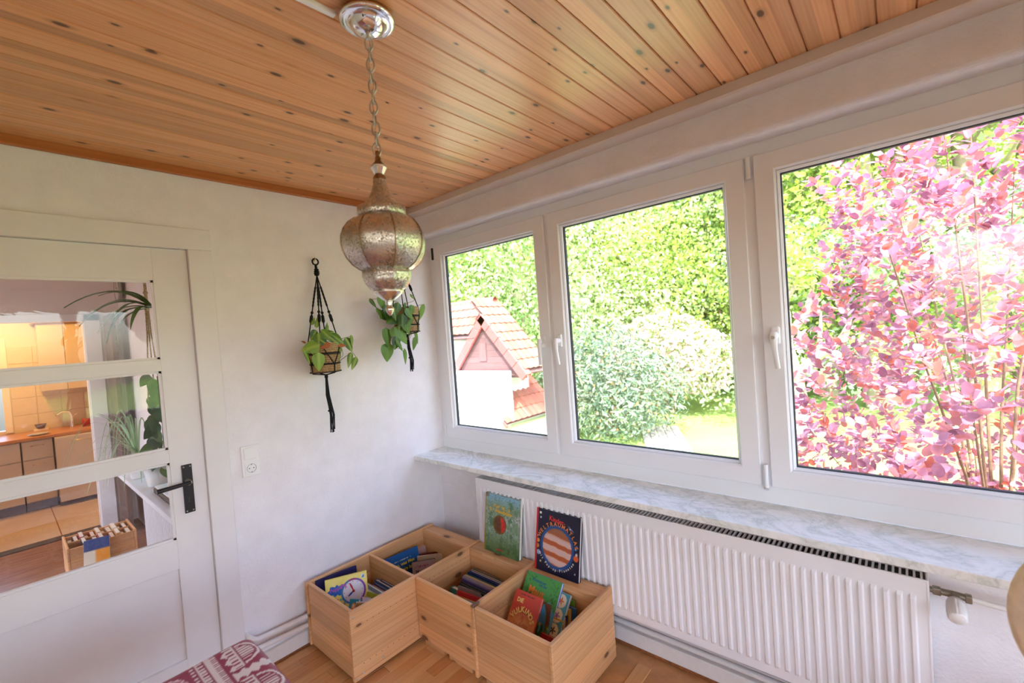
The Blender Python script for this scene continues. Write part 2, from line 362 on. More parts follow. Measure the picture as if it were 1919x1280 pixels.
pipe('heating_pipe', [(-.026, -.07, .15), (-.026, -2.6, .15), (-.026, -3.0, .15)], .0125, 'upper white heating pipe behind and below the radiator')
pipe('heating_pipe', [(-.026, -.07, .108), (-.026, -2.6, .108), (-.026, -3.0, .108)], .0125, 'lower white heating pipe on the baseboard below the radiator')

# ================================================================== WINDOWS
def bars(parent, mat, y0, y1, z0, z1, w, x0, x1, name, gap=.0006, ch=.006):
    """four separate mitred bars, chamfered on the room side"""
    o = [(y0, z0), (y1, z0), (y1, z1), (y0, z1)]; i = [(y0+w, z0+w), (y1-w, z0+w), (y1-w, z1-w), (y0+w, z1-w)]
    for k in range(4):
        mb = MB(); a, b, c, d = o[k], o[(k+1) % 4], i[(k+1) % 4], i[k]
        def lerp(p, q, f): return (p[0]+(q[0]-p[0])*f, p[1]+(q[1]-p[1])*f)
        f = ch/w
        ai, bi, ci, di = lerp(a, d, f*.6), lerp(b, c, f*.6), lerp(c, b, f), lerp(d, a, f)
        vs = [(x1, *a), (x1, *b), (x1, *c), (x1, *d), (x0+ch*.6, *a), (x0+ch*.6, *b), (x0+ch, *c), (x0+ch, *d), (x0, *ai), (x0, *bi), (x0, *ci), (x0, *di)]
        mb.add(vs, [(0,1,2,3), (0,1,5,4), (1,2,6,5), (2,3,7,6), (3,0,4,7), (4,5,9,8), (6,7,11,10), (8,9,10,11), (5,6,10,9), (7,4,8,11)])
        mb.obj(name, mat, parent)
def handle(parent, y, z, side, key=False):
    h = MB(); h.bbox(.012, .03, y-.015, y+.015, z-.035, z+.035, .007); base = h.obj('window_handle', M['pvc'], parent)
    g = MB(); g.tube([(.014, y, z), (-.012, y, z)], [.014, .0125], 12); g.tube([(-.014, y, z+.012), (-.020, y, z-.004), (-.021, y-.002*side, z-.05), (-.017, y-.005*side, z-.09), (-.013, y-.008*side, z-.125)], [.011, .0135, .0095, .009, .0085], 10)
    g.obj('lever', M['pvc'], base)
    if key: MB().tube([(-.021, y, z-.006), (-.036, y, z-.006)], .007, 12).obj('key_cylinder', M['chrome'], base)
FZ0, FZ1 = ZS+.002, 2.236
spec = [('window_1', -.059, -.987, -.143, -.889), ('window_2', -1.011, -1.981, -1.094, -1.895), ('window_3', -2.0157, -2.99, -2.098, -2.905)]
frame = MB()
frame.box(.045, .11, WY1, 0, FZ0, .905); frame.box(.045, .11, WY1, 0, 2.150, FZ1)
for a, b in ((-.075, 0), (WY1, -2.97), (-2.03, -1.965), (-1.02, -.98)): frame.box(.045, .11, a, b, .905, 2.150)
fr = struct(frame.obj('window_frame', M['pvc']), 'white plastic outer frame of the three-part window')
for k, (nm, s0, s1, g0, g1) in enumerate(spec):
    e = empty(nm, (0, 0, 0)); struct(e, ('narrow left window sash showing the tiled roof', 'middle window sash above the radiator', 'right window sash filled by the purple bush')[k])
    bars(e, M['pvc'], s1, s0, .875, 2.182, .074, .028, .085, 'sash_bar')
    bars(e, M['pvc'], s1+.074, s0-.074, .949, 2.108, .011, .040, .07, 'glazing_bead', ch=.007)
    sq = MB(); ring(sq, s1+.083, s0-.083, .958, 2.099, .006, .058, .075); sq.obj('seal', M['pvcgrey'], e)
    box_obj('pane', M['glass'], e, .066, .070, s1+.078, s0-.078, .953, 2.104)
handle(bpy.data.objects['window_1'], -.945, 1.498, -1); handle(bpy.data.objects['window_2'], -1.052, 1.498, 1); handle(bpy.data.objects['window_3'], -2.062, 1.478, 1, True)
hg = bpy.data.objects['window_2']
MB().tube([(.026, -1.999, 2.178), (.026, -1.999, 2.095)], .009, 10).obj('hinge', M['pvc'], hg)
MB().tube([(.026, -1.999, .965), (.026, -1.999, .872)], .009, 10).obj('hinge', M['pvc'], hg)
MB().bbox(.018, .034, -2.008, -1.990, .862, .872, .002).obj('hinge_pin', M['chrome'], hg)
hg = bpy.data.objects['window_1']
MB().bbox(.022, .034, -.058, -.044, 2.085, 2.165, .003).obj('hinge', M['black'], hg)
MB().bbox(.022, .034, -.058, -.044, .885, .965, .003).obj('hinge', M['pvc'], hg)
# window band further along the same wall and the one in the wall behind the camera (outside the picture)
f2 = MB(); ring(f2, -4.72, -3.24, ZS, 2.236, .08, .04, .11); struct(f2.obj('window_4', M['pvc'])); box_obj('pane', M['glass'], bpy.data.objects['window_4'], .07, .074, -4.65, -3.3, ZS+.07, 2.17)
f3 = MB()
for a in (-3.35, -2.35, -1.35): f3.box(a, a+.07, YF-.12, YF-.05, .82, 2.25); f3.box(a+.93, a+1., YF-.12, YF-.05, .82, 2.25); f3.box(a, a+1, YF-.12, YF-.05, .82, .9); f3.box(a, a+1, YF-.12, YF-.05, 2.17, 2.25)
struct(f3.obj('window_5', M['pvc'])); box_obj('pane', M['glass'], bpy.data.objects['window_5'], -3.3, -.4, YF-.09, YF-.086, .88, 2.2)

# ================================================================== DOOR IN THE BACK WALL
dr = empty('door_1', (0, 0, 0)); struct(dr, 'white panelled door with three glass panes and black handle')
PX0, PX1 = -2.075, -1.484; PZ = [(1.8985, 1.556), (1.503, 1.1585), (1.10, .7585)]
D0, D1 = .006, .044
zs = [2.034, 1.8985, 1.556, 1.503, 1.1585, 1.10, .7585, .629, .224, .006]
def dbox(name, x0, x1, z0, z1, y0=D0, y1=D1, b=.0025): return MB().bbox(x0, x1, y0, y1, z0, z1, b).obj(name, M['door'], dr)
dbox('stile', PX1, -1.3542, .006, 2.0405); dbox('stile', DX0+.004, PX0, .006, 2.0405)
for a, b in ((2.0405, 1.8985), (1.556, 1.503), (1.1585, 1.10), (.7585, .629), (.224, .006)): dbox('rail', PX0-.001, PX1+.001, b, a)
dbox('lower_panel', PX0-.004, PX1+.004, .22, .633, .022, .036, .001)
for (a, b) in PZ:
    box_obj('pane', M['doorglass'], dr, PX0-.004, PX1+.004, .028, .031, b-.004, a+.004)
    bd_ = MB(); w_ = .009
    bd_.box(PX0, PX1, .012, .028, a-w_, a); bd_.box(PX0, PX1, .012, .028, b, b+w_); bd_.box(PX1-w_, PX1, .012, .028, b, a); bd_.box(PX0, PX0+w_, .012, .028, b, a)
    bd_.obj('glazing_bead', M['door'], dr)
pl = MB().bbox(-1.4455, -1.4075, -.003, .007, .863, 1.078, .0015).obj('handle_plate', M['black'], dr)
MB().tube([(-1.428, 0, 1.002), (-1.428, -.030, 1.002)], [.0125, .011], 16).obj('collar', M['brass'], pl)
MB().tube([(-1.424, -.034, 1.003), (-1.45, -.037, 1.002), (-1.50, -.039, 1.000), (-1.545, -.038, .998)], [.0095, .0085, .0095, .0105], 12).obj('door_handle', M['black'], pl)
MB().lathe([(.0, -.0), (.0055, 0), (.0055, .001), (0, .001)], 12, (-1.428, -.0032, .926), Matrix.Rotation(R_(90), 3, 'X')).box(-1.4305, -1.4255, -.0042, -.0032, .909, .926).obj('keyhole', M['dark'], pl)
for z_ in (1.069, .872):
    for dx in (-.012, .012): MB().lathe([(0, .0016), (.003, .001), (.0034, 0)], 8, (-1.4265+dx, -.003, z_), Matrix.Rotation(R_(90), 3, 'X')).obj('screw', M['steel'], pl)
cs = MB(); cs.bbox(-1.3535, -1.26, -.014, 0, 0, 2.042, .003); cs.bbox(-2.30, -1.26, -.014, 0, 2.042, 2.137, .003); cs.bbox(-2.30, -2.2, -.014, 0, 0, 2.042, .003)
cs.box(-1.3535, -1.3515, 0, .12, 0, 2.04); cs.box(DX0-.002, DX0+.002, 0, .12, 0, 2.04)
struct(cs.obj('door_casing', M['door']), 'white painted casing around the panelled door')
# ================================================================== LIGHT SWITCH AND SOCKET
sw = empty('light_switch', (-1.1705, 0, 1.0285), 'white wall plate with rocker switch above a round power socket', 'switch')
MB().bbox(-.0405, .0405, -.011, 0, -.0755, .0755, .004).obj('frame', M['socket'], sw)
MB().bbox(-.0285, .0285, -.0145, -.006, .0085, .0635, .003).obj('rocker', M['socket'], sw)
sk = MB().bbox(-.0285, .0285, -.0135, -.006, -.0635, -.0085, .002).obj('socket', M['socket'], sw)
RX = Matrix.Rotation(R_(90), 3, 'X')
MB().lathe([(.0215, .0), (.0215, .0025), (.0195, .0025), (.0190, -.001), (.0, -.001)], 24, (0, -.0138, -.036), RX).obj('socket_well', plain('socket_grey', (.55,.545,.53), .4), sk)
hl = MB()
for dx in (-.0095, .0095): hl.lathe([(0, .0006), (.0026, .0006), (.0026, 0)], 10, (dx, -.0130, -.036), RX)
for dz in (-.055, -.017): hl.box(-.002, .002, -.0150, -.0138, dz-.003, dz+.003)
hl.obj('contact_holes', M['dark'], sk)

# ================================================================== RADIATOR
ra = empty('radiator', (0, 0, 0), 'long white ribbed panel radiator below the marble sill', 'radiator')
RY0, RY1, RX0, RZ0, RZ1 = -.478, -2.458, -.128, .208, .708
npt = []; pitch = (RY0-RY1-.04)/60
# pressed front sheet: flutes with rounded ends
ys = []; 
for k in range(60):
    y0 = RY0-.02-k*pitch
    ys += [(y0, 0), (y0-pitch*.20, 0), (y0-pitch*.36, 1), (y0-pitch*.64, 1), (y0-pitch*.80, 0)]
ys = [(RY0, 0)]+ys+[(RY1+.02, 0), (RY1, 0)]
zrow = [(RZ0, 0), (RZ0+.038, 0), (RZ0+.050, 1), (RZ1-.060, 1), (RZ1-.048, 0), (RZ1-.0, 0)]
V = [(RX0-.008*a*b, y_, z_) for z_, b in zrow for y_, a in ys]; n_ = len(ys)
Fq = [(j*n_+i, j*n_+i+1, (j+1)*n_+i+1, (j+1)*n_+i) for j in range(len(zrow)-1) for i in range(n_-1)]
fp = MB(); fp.add(V, Fq, False); fp.obj('front_panel', M['radiator'], ra)
sd = MB(); sd.bbox(RX0-.001, -.035, RY0-.003, RY0+.002, RZ0-.003, RZ1+.004, .002); sd.bbox(RX0-.001, -.035, RY1-.004, RY1+.003, RZ0-.003, RZ1+.004, .002)
sd.box(-.045, -.035, RY1, RY0, RZ0, RZ1); sd.box(RX0, RX0+.004, RY1, RY0, RZ0-.004, RZ0+.003)
sd.obj('side_panels', M['radiator'], ra)
rim = MB(); rim.bbox(RX0-.001, RX0+.006, RY1, RY0, RZ1-.002, RZ1+.004, .0015); rim.bbox(-.042, -.035, RY1, RY0, RZ1-.002, RZ1+.004, .0015)
gr = rim.obj('top_grille', M['radiator'], ra)
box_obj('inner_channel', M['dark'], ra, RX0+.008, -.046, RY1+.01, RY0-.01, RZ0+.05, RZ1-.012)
slm = MB().box(RX0+.006, -.042, -.0030, .0030, -.006, .0028).mesh('slat'); slm.materials.append(M['radiator'])
ns = 116
for k in range(ns): link('slat', slm, None, gr, loc=(0, RY0-.012-(RY0-RY1-.024)*k/(ns-1), RZ1))
vv = empty('thermostat_valve', (-.078, -2.52, .652), 'white ribbed thermostat valve at the right end of the radiator', 'valve')
vb = MB(); vb.tube([(0, .056, .012), (0, .0, .012), (0, -.034, .010)], [.009, .011, .010], 10); vb.bbox(-.011, .011, .03, .05, .001, .023, .003); vb.bbox(-.011, .011, -.038, -.022, -.002, .021, .003)
vb.tube([(0, -.0, .01), (-.03, 0, .004)], [.012, .014], 12); vb.obj('valve_body', plain('brown_brass', (.30,.26,.20), .35, .8), vv)
hd = MB(); ax = Matrix.Rotation(R_(-72), 3, 'Y')
hd.lathe([(.0, .078), (.017, .078), (.0205, .074), (.022, .05), (.021, .02), (.017, .006), (.0, .004)], 48, (-.02, 0, .006), Matrix.Rotation(R_(-105), 3, 'Y'), rf=lambda a: 1+.09*(1 if math.sin(a*20) > 0 else 0))
hd.obj('thermostat_head', M['socket'], vv)
MB().tube([(0, -.036, .010), (.0, -.10, .006), (.01, -.30, .004), (.03, -.46, .002)], .0085, 10).obj('supply_pipe', M['pipe'], vv)
for y_ in (-.75, -2.15): MB().bbox(-.036, 0, y_-.02, y_+.02, .3, .6, .002).obj('wall_bracket', M['radiator'], ra)
# ================================================================== LANTERN
LX, LY = -1.267, -1.419
lp = empty('pendant_lantern', (LX, LY, 0), 'silver and brown metal oriental pendant lantern hanging on a chain', 'lamp')
def oct_(k=.75):
    def f(a):
        b = (a+.35) % (math.pi/4) - math.pi/8; return 1-k+k*math.cos(math.pi/8)/math.cos(b)
    return f
MB().lathe([(.0, ZC), (.060, ZC), (.062, ZC-.006), (.062, ZC-.014), (0, ZC-.014)], 40).obj('ceiling_rose', M['trimwood'], lp)
MB().lathe([(.067, ZC-.012), (.070, ZC-.016), (.069, ZC-.021), (.062, ZC-.024), (.055, ZC-.023), (.047, ZC-.024), (.044, ZC-.030), (.038, ZC-.040), (.026, ZC-.048), (.012, ZC-.051), (.0, ZC-.052)], 48).obj('canopy', M['chrome'], lp)
ZT, ZB = ZC-.050, 2.052
MB().tube([(0, 0, ZT+.004), (0, 0, ZT-.012)], .006, 10).obj('chain_loop', M['steel'], lp)
nl = 11; pc = (ZT-.008-ZB)/nl
lk = []
for a in np.linspace(0, 2*math.pi, 17)[:-1]: lk.append((.0098*math.sin(a), 0, (.0185*math.cos(a)) * (1 if abs(math.cos(a)) > .5 else 1)))
lme = MB().tube(lk, .0023, 6, closed=True).mesh('chain_link'); lme.materials.append(M['steel'])
for k in range(nl): link('chain_link', lme, None, lp, loc=(.0012*math.sin(k*1.7), 0, ZT-.012-pc*(k+.45)), rot=(0, 0, R_(-48) + (R_(90) if k % 2 else 0)))
MB().tube([(.004*math.sin(k*1.3), .004*math.cos(k*1.3), ZT-(ZT-ZB)*k/16) for k in range(17)], .0010, 6).obj('cable', plain('clear_cable', (.45,.38,.3), .4), lp)
MB().lathe([(.004, 2.060), (.0065, 2.056), (.006, 2.050), (.0055, 2.046), (.008, 2.042), (.0075, 2.036), (.011, 2.030), (.017, 2.024), (.0195, 2.021)], 24).obj('top_finial', M['rust'], lp)
MB().lathe([(.012, 2.0215), (.021, 2.020), (.0205, 2.016), (.012, 2.000), (.010, 1.998)], 16, smooth=False).obj('silver_ring', M['silver'], lp)
MB().lathe([(.010, 2.000), (.014, 1.996), (.0165, 1.990), (.0165, 1.985)], 24).obj('neck', M['rust'], lp)
MB().lathe([(.0165, 1.987), (.018, 1.972), (.024, 1.954), (.033, 1.936), (.043, 1.924), (.052, 1.916)], 64, rf=oct_(.5)).obj('upper_cone', M['lantern'], lp)
MB().lathe([(.050, 1.917), (.060, 1.915), (.0635, 1.911), (.064, 1.893), (.062, 1.889), (.057, 1.887)], 64, rf=oct_(.7)).obj('upper_collar', M['lantern'], lp)
gp = [(.056, 1.888), (.072, 1.884), (.088, 1.873), (.100, 1.857), (.1075, 1.838), (.109, 1.820), (.106, 1.800), (.098, 1.781), (.085, 1.764), (.070, 1.753), (.060, 1.749)]
MB().lathe(gp, 96, rf=oct_(.55)).obj('globe', M['lantern'], lp)
MB().lathe([(.060, 1.7505), (.064, 1.749), (.0645, 1.733), (.062, 1.729), (.0625, 1.7265), (.058, 1.716), (.047, 1.702), (.040, 1.697)], 64, rf=oct_(.9)).obj('lower_collar', M['lantern'], lp)
MB().lathe([(.030, 1.700), (.039, 1.697), (.040, 1.694), (.036, 1.689), (.026, 1.681), (.016, 1.673), (.008, 1.670), (.0, 1.669)], 32).obj('bottom_cup', M['silver'], lp)
MB().lathe([(.006, 1.672), (.0085, 1.667), (.006, 1.660), (.0075, 1.655), (.0115, 1.650), (.010, 1.644), (.0065, 1.637), (.0025, 1.632), (0, 1.631)], 20).obj('drop_finial', M['silver'], lp)
ra_ = MB()
for k in range(8):
    a = (k+.5)*math.pi/4-.35+math.pi/8
    ra_.tube([((r*(1.0)+.0004)*math.cos(a), (r+.0004)*math.sin(a), z) for r, z in gp], .0011, 5)
ra_.obj('globe_seams', M['rust'], lp)
cd = MB().bbox(-1.80, -1.330, -.009, .009, ZC-.012, ZC, .003); o = cd.obj('cable_duct', M['socket'], None, mtx=Matrix.Translation((0, LY+.012, 0)) @ Matrix.Rotation(R_(-1.5), 4, 'Z'))
tag(o, 'white cable duct on the ceiling leading to the lantern', 'cable duct')

# ================================================================== LEAVES FOR POTTED PLANTS
def heart_mesh(name, mat, w=.82, notch=.10, fold=.22, droop=.25, n=9, tip=1.0):
    """heart-shaped leaf: base at the origin, tip along +Y, length 1, faces +Z"""
    outl = []
    for i in range(n+1):
        f = i/n
        ww = w*.5*(math.sin(math.pi*min(1, f**.62))**.8)*(1-.18*f)
        outl.append((ww, -notch*math.exp(-((f-.0)/.14)**2)*0 + f))
    vs = []; fs = []
    def zz(x, y): return -fold*abs(x)*.9 + fold*x*x - droop*y*y*.6
    for i, (ww, yy) in enumerate(outl):
        for q, s_ in enumerate((-1, -.5, 0, .5, 1)):
            x = ww*s_; y = yy - (notch*abs(s_)**1.5*max(0, 1-yy*2.6))
            vs.append((x, y, zz(x, y)))
    for i in range(n):
        for q in range(4): fs.append((i*5+q, i*5+q+1, (i+1)*5+q+1, (i+1)*5+q))
    me = np_mesh(name, vs, fs, True); me.materials.append(mat); return me
def strap_mesh(name, mat, w=.12, droop=.5, n=10):
    vs = []; fs = []
    for i in range(n+1):
        f = i/n; ww = w*.5*max(.02, math.sin(math.pi*min(1, .12+.88*f))**.6)*(1-.3*f)
        y = f*(1-.18*droop*f); z = .28*droop*math.sin(f*2.4) - droop*f*f*.75
        vs += [(-ww, y, z+.02), (0, y, z), (ww, y, z+.02)]
    for i in range(n): fs += [(i*3, i*3+1, i*3+4, i*3+3), (i*3+1, i*3+2, i*3+5, i*3+4)]
    me = np_mesh(name, vs, fs, True); me.materials.append(mat); return me
LV = {'var': heart_mesh('leaf', M['leaf_variegated']), 'heart': heart_mesh('leaf', M['leaf_heart'], .9, .14), 'slim': heart_mesh('leaf', M['leaf_heart'], .42, .05, .3, .35), 'dry': heart_mesh('dry_leaf', M['dryleaf'], .5, .03, .6, .5),
      'house': heart_mesh('leaf', M['leaf_house'], .8, .1), 'strap': strap_mesh('leaf', M['leaf_house'], .17, .55), 'varslim': heart_mesh('leaf', M['leaf_variegated'], .46, .05, .3, .3)}
def leaf(parent, kind, pos, size, ang, lean=0., out=(0, -1, 0), roll=0., name='leaf'):
    """pos: stalk end; ang: direction of the tip in the wall plane (degrees, 0 = right, 90 = up); lean: tip towards the room"""
    a = R_(ang); Y = Vector((math.cos(a), -lean, math.sin(a))).normalized()
    Z = Vector(out) + Vector((math.sin(roll)*.8, 0, .25)); Z = (Z - Y*Z.dot(Y)).normalized(); X = Y.cross(Z)
    mt = Matrix((X, Y, Z)).transposed().to_4x4() @ Matrix.Diagonal((size, size, size, 1)); mt.translation = Vector(pos)
    o = bpy.data.objects.new(name, LV[kind]); COL.objects.link(o); o.parent = parent; o.matrix_parent_inverse = Matrix.Identity(4)
    o.matrix_basis = Matrix.Translation(-Vector(parent.location)) @ mt; return o

def hanger(hook, pot, rpot, hpot, tail, label_h, label_p, label_b, splay):
    hx, hz = hook; px_, py_, pz = pot
    hk = MB(); hk.tube([(hx, .0, hz-.004), (hx, -.022, hz-.006), (hx, -.030, hz), (hx, -.028, hz+.010)], .003, 8); hk.lathe([(.009, 0), (.009, .003), (0, .004)], 14, (hx, -.0, hz-.004), Matrix.Rotation(R_(90), 3, 'X'))
    tag(hk.obj('wall_hook', M['brass']), label_h[0], 'hook', 'wall hooks of the plant hangers')
    e = empty('macrame_hanger', (hx, -.03, hz), label_h[1], 'plant hanger', 'black macrame plant hangers')
    B = Vector((hx, -.03, hz))
    def mk(mb, name): 
        me = mb.mesh(name); o = link(name, me, M['blackcord'], e); o.matrix_basis = Matrix.Translation(-B); return o
    mk(MB().tube([(hx+.0165*math.sin(a), -.028, hz-.014+.0165*math.cos(a)) for a in np.linspace(0, 2*math.pi, 21)[:-1]], .0042, 8, closed=True), 'ring')
    mb = MB(); mb.tube([(hx, -.028, hz-.028), (hx+.001, -.03, hz-.052)], [.006, .0075], 8)
    for k, (dz, r) in enumerate(((.058, .012), (.068, .0135), (.078, .0145), (.086, .012))): mb.lathe([(.002, r*.6), (r, r*.25), (r, -r*.25), (.002, -r*.6)], 12, (hx+.001, -.032, hz-dz))
    mk(mb, 'top_knot')
    zk = hz-.09
    ends = []
    for k in range(4):
        a = R_(45+90*k+splay); ends.append(Vector((px_+rpot*1.04*math.cos(a), py_+rpot*1.04*math.sin(a), pz+hpot*.96)))
    for E_ in ends:
        A = Vector((hx, -.033, zk)) + (E_-Vector((hx, -.033, zk))).normalized()*.002
        pts = [A.lerp(E_, f) for f in np.linspace(0, 1, 40)]
        rs = []
        for i, f in enumerate(np.linspace(0, 1, 40)):
            r = .0032
            if .16 < f < .44: r = .0044 + .0011*(i % 2)
            for q in (.54, .60, .66):
                if abs(f-q) < .022: r = .0085
            rs.append(r)
        mk(MB().tube(pts, rs, 7), 'cord')
    net = MB(); c0 = Vector((px_, py_, 0)); bot = Vector((px_, py_, pz-.014))
    for k, E_ in enumerate(ends):
        a0 = R_(45+90*k+splay); a1 = a0+R_(45); a2 = a0-R_(45)
        for a_ in (a1, a2):
            mid = Vector((px_+rpot*1.05*math.cos((a0+a_)/2), py_+rpot*1.05*math.sin((a0+a_)/2), pz+hpot*.62)); lo = Vector((px_+rpot*1.05*math.cos(a_), py_+rpot*1.05*math.sin(a_), pz+hpot*.28))
            net.tube([E_, mid, lo], .0030, 6)
        lo = Vector((px_+rpot*1.05*math.cos(a1), py_+rpot*1.05*math.sin(a1), pz+hpot*.28)); rim_ = Vector((px_+rpot*1.0*math.cos(a1), py_+rpot*math.sin(a1), pz-.002))
        net.tube([lo, rim_, bot], .0034, 6)
        net.lathe([(0, .006), (.0065, 0), (0, -.006)], 8, lo)
    net.tube([(px_+rpot*1.03*math.cos(a), py_+rpot*1.03*math.sin(a), pz+hpot*.62) for a in np.linspace(0, 2*math.pi, 25)[:-1]], .0028, 6, closed=True)
    net.tube([(px_+rpot*1.01*math.cos(a), py_+rpot*1.01*math.sin(a), pz+.003) for a in np.linspace(0, 2*math.pi, 25)[:-1]], .0034, 6, closed=True)
    mk(net, 'net')
    tl = MB(); L_ = pz-.014-tail
    tl.lathe([(0, .010), (.009, .004), (.009, -.010), (0, -.016)], 10, (px_, py_, pz-.02))
    for k in range(8):
        a = k*.785; d = Vector((.006*math.cos(a), .006*math.sin(a), 0))
        tl.tube([bot+d*.5, bot+d+Vector((.003*math.sin(k), 0, -L_*.35)), bot+d*1.1+Vector((.006+.002*k, 0, -L_*.7)), bot+d*1.5+Vector((.010+.004*math.sin(k*2), .003*math.cos(k), -L_*(1-.05*(k % 3))))], .0030, 6)
    tl.lathe([(0, .006), (.011, .003), (.011, -.005), (0, -.008)], 10, (px_+.006, py_, pz-.014-L_*.62))
    mk(tl, 'tassel')
    # pot and plant
    pt = empty('plant_basket', (px_, py_, pz), label_b, 'basket', 'seagrass baskets in the plant hangers')
    bk = MB(); pr2 = []
    nb = 12
    for i in range(nb*4+1):
        f = i/(nb*4); pr2.append((rpot*(.96+.04*f)+.0022*abs(math.sin(f*nb*math.pi)), hpot*f))
    bk.lathe([(0, .0)]+pr2+[(rpot*.93, hpot), (rpot*.92, hpot*.6), (0, hpot*.6)], 40); bk.obj('basket_wall', M['seagrass'], pt)
    bb_ = MB()
    for f in (.30, .66): bb_.lathe([(rpot*1.0, hpot*f-.004), (rpot*1.012+.002, hpot*f), (rpot*1.0, hpot*f+.004)], 40)
    bb_.obj('dark_band', M['blackcord'], pt)
    MB().lathe([(0, hpot*.86), (rpot*.9, hpot*.84)], 24).obj('soil', M['soil'], pt)
    return pt
hanger((-.776, 2.036), (-.805, -.105, 1.42), .076, .155, 1.095, ('small wall hook holding the left plant hanger', 'black macrame hanger with long tassel on the wall beside the switch'), '', 'woven seagrass basket in the left macrame hanger', 8)
hanger((-.245, 2.20), (-.262, -.105, 1.605), .076, .155, 1.36, ('small wall hook behind the lantern holding the right plant hanger', 'black macrame hanger half hidden behind the lantern'), '', 'woven seagrass basket behind the lantern tip', 20)

def W(px, py, y): return un(px, py, 'y', y)
def vine(parent, pts, r=.0016, mat='stem', name='vine'):
    mb = MB(); P = [Vector(p)-Vector(parent.location) for p in pts]
    Q = []
    for i in range(len(P)-1):
        for f in np.linspace(0, 1, 5)[:-1]: Q.append(P[i].lerp(P[i+1], f))
    Q.append(P[-1]); Q2 = Q[:1]+[(Q[i-1]+Q[i]*2+Q[i+1])/4 for i in range(1, len(Q)-1)]+Q[-1:]
    return mb.tube(Q2, r, 6).obj(name, M[mat], parent)
p1 = empty('trailing_philodendron', (-.805, -.105, 1.55), 'variegated trailing philodendron with yellow-green leaves in the left hanger', 'plant', 'plants in the macrame hangers')
def z6(x, y, yy): return W(550+x/5.56, 470+y/5.56, yy)
# (kind, x, y of the stalk end in the enlarged crop, depth, size in metres, angle of the tip, lean)
for kd, x, y, yy, sz, an, le, ro in [
  ('var', 262, 1075, -.19, .088, -94, .15, 0), ('var', 258, 985, -.18, .090, 192, .10, -.3), ('varslim', 118, 1040, -.18, .075, -68, .1, .5), ('var', 235, 835, -.15, .060, 235, .2, .4),
  ('var', 300, 830, -.16, .075, -52, .3, .3), ('var', 262, 870, -.17, .075, -96, .25, -.2), ('var', 400, 880, -.16, .075, -38, .3, .2), ('varslim', 360, 890, -.17, .075, -42, .25, -.4),
  ('var', 285, 930, -.18, .055, -40, .2, .1), ('varslim', 240, 800, -.12, .055, 80, .1, 0), ('varslim', 345, 850, -.11, .055, 78, .1, .3), ('varslim', 380, 880, -.12, .050, 100, .0, .3),
  ('var', 548, 915, -.15, .080, -66, .15, .3), ('varslim', 600, 880, -.15, .060, -82, .1, .4), ('varslim', 600, 1062, -.15, .085, -103, .1, .2), ('varslim', 655, 1110, -.15, .075, -118, .1, -.3),
  ('varslim', 492, 1000, -.14, .040, -95, .1, 0), ('varslim', 475, 1060, -.15, .035, -80, .1, 0), ('varslim', 190, 770, -.09, .045, 60, .0, 0), ('var', 325, 880, -.13, .055, 20, .2, .2)]:
    leaf(p1, kd, z6(x, y, yy), sz, an, le, roll=ro)
leaf(p1, 'dry', z6(385, 965, -.19), .070, 195, .1, name='dry_leaf'); leaf(p1, 'dry', z6(460, 975, -.17), .055, -8, .1, name='dry_leaf'); leaf(p1, 'dry', z6(130, 960, -.13), .025, 150, .1, name='dry_leaf')
vine(p1, [z6(300, 960, -.11), z6(400, 960, -.16), z6(500, 1000, -.16), z6(520, 1090, -.16), z6(440, 1160, -.17), z6(340, 1150, -.18)])
vine(p1, [z6(300, 950, -.11), z6(420, 940, -.15), z6(540, 905, -.15), z6(600, 890, -.15), z6(600, 1040, -.15), z6(655, 1110, -.15)])
vine(p1, [z6(340, 1160, -.18), z6(450, 1170, -.17), z6(560, 1090, -.16), z6(600, 1062, -.15)], mat='stem_brown')
vine(p1, [z6(280, 980, -.12), z6(200, 1040, -.18), z6(150, 1045, -.19), z6(240, 1100, -.19)])
vine(p1, [z6(270, 980, -.10), z6(255, 900, -.13), z6(235, 835, -.15)]); vine(p1, [z6(300, 980, -.10), z6(310, 900, -.14), z6(300, 830, -.16)])
vine(p1, [z6(120, 1030, -.18), z6(200, 985, -.17), z6(280, 985, -.12)])
p2 = empty('trailing_philodendron', (-.262, -.105, 1.735), 'dark green heart-leaf philodendron trailing behind the lantern tip', 'plant', 'plants in the macrame hangers')
def z7(x, y, yy): return W(680+x/7.53, 540+y/7.53, yy)
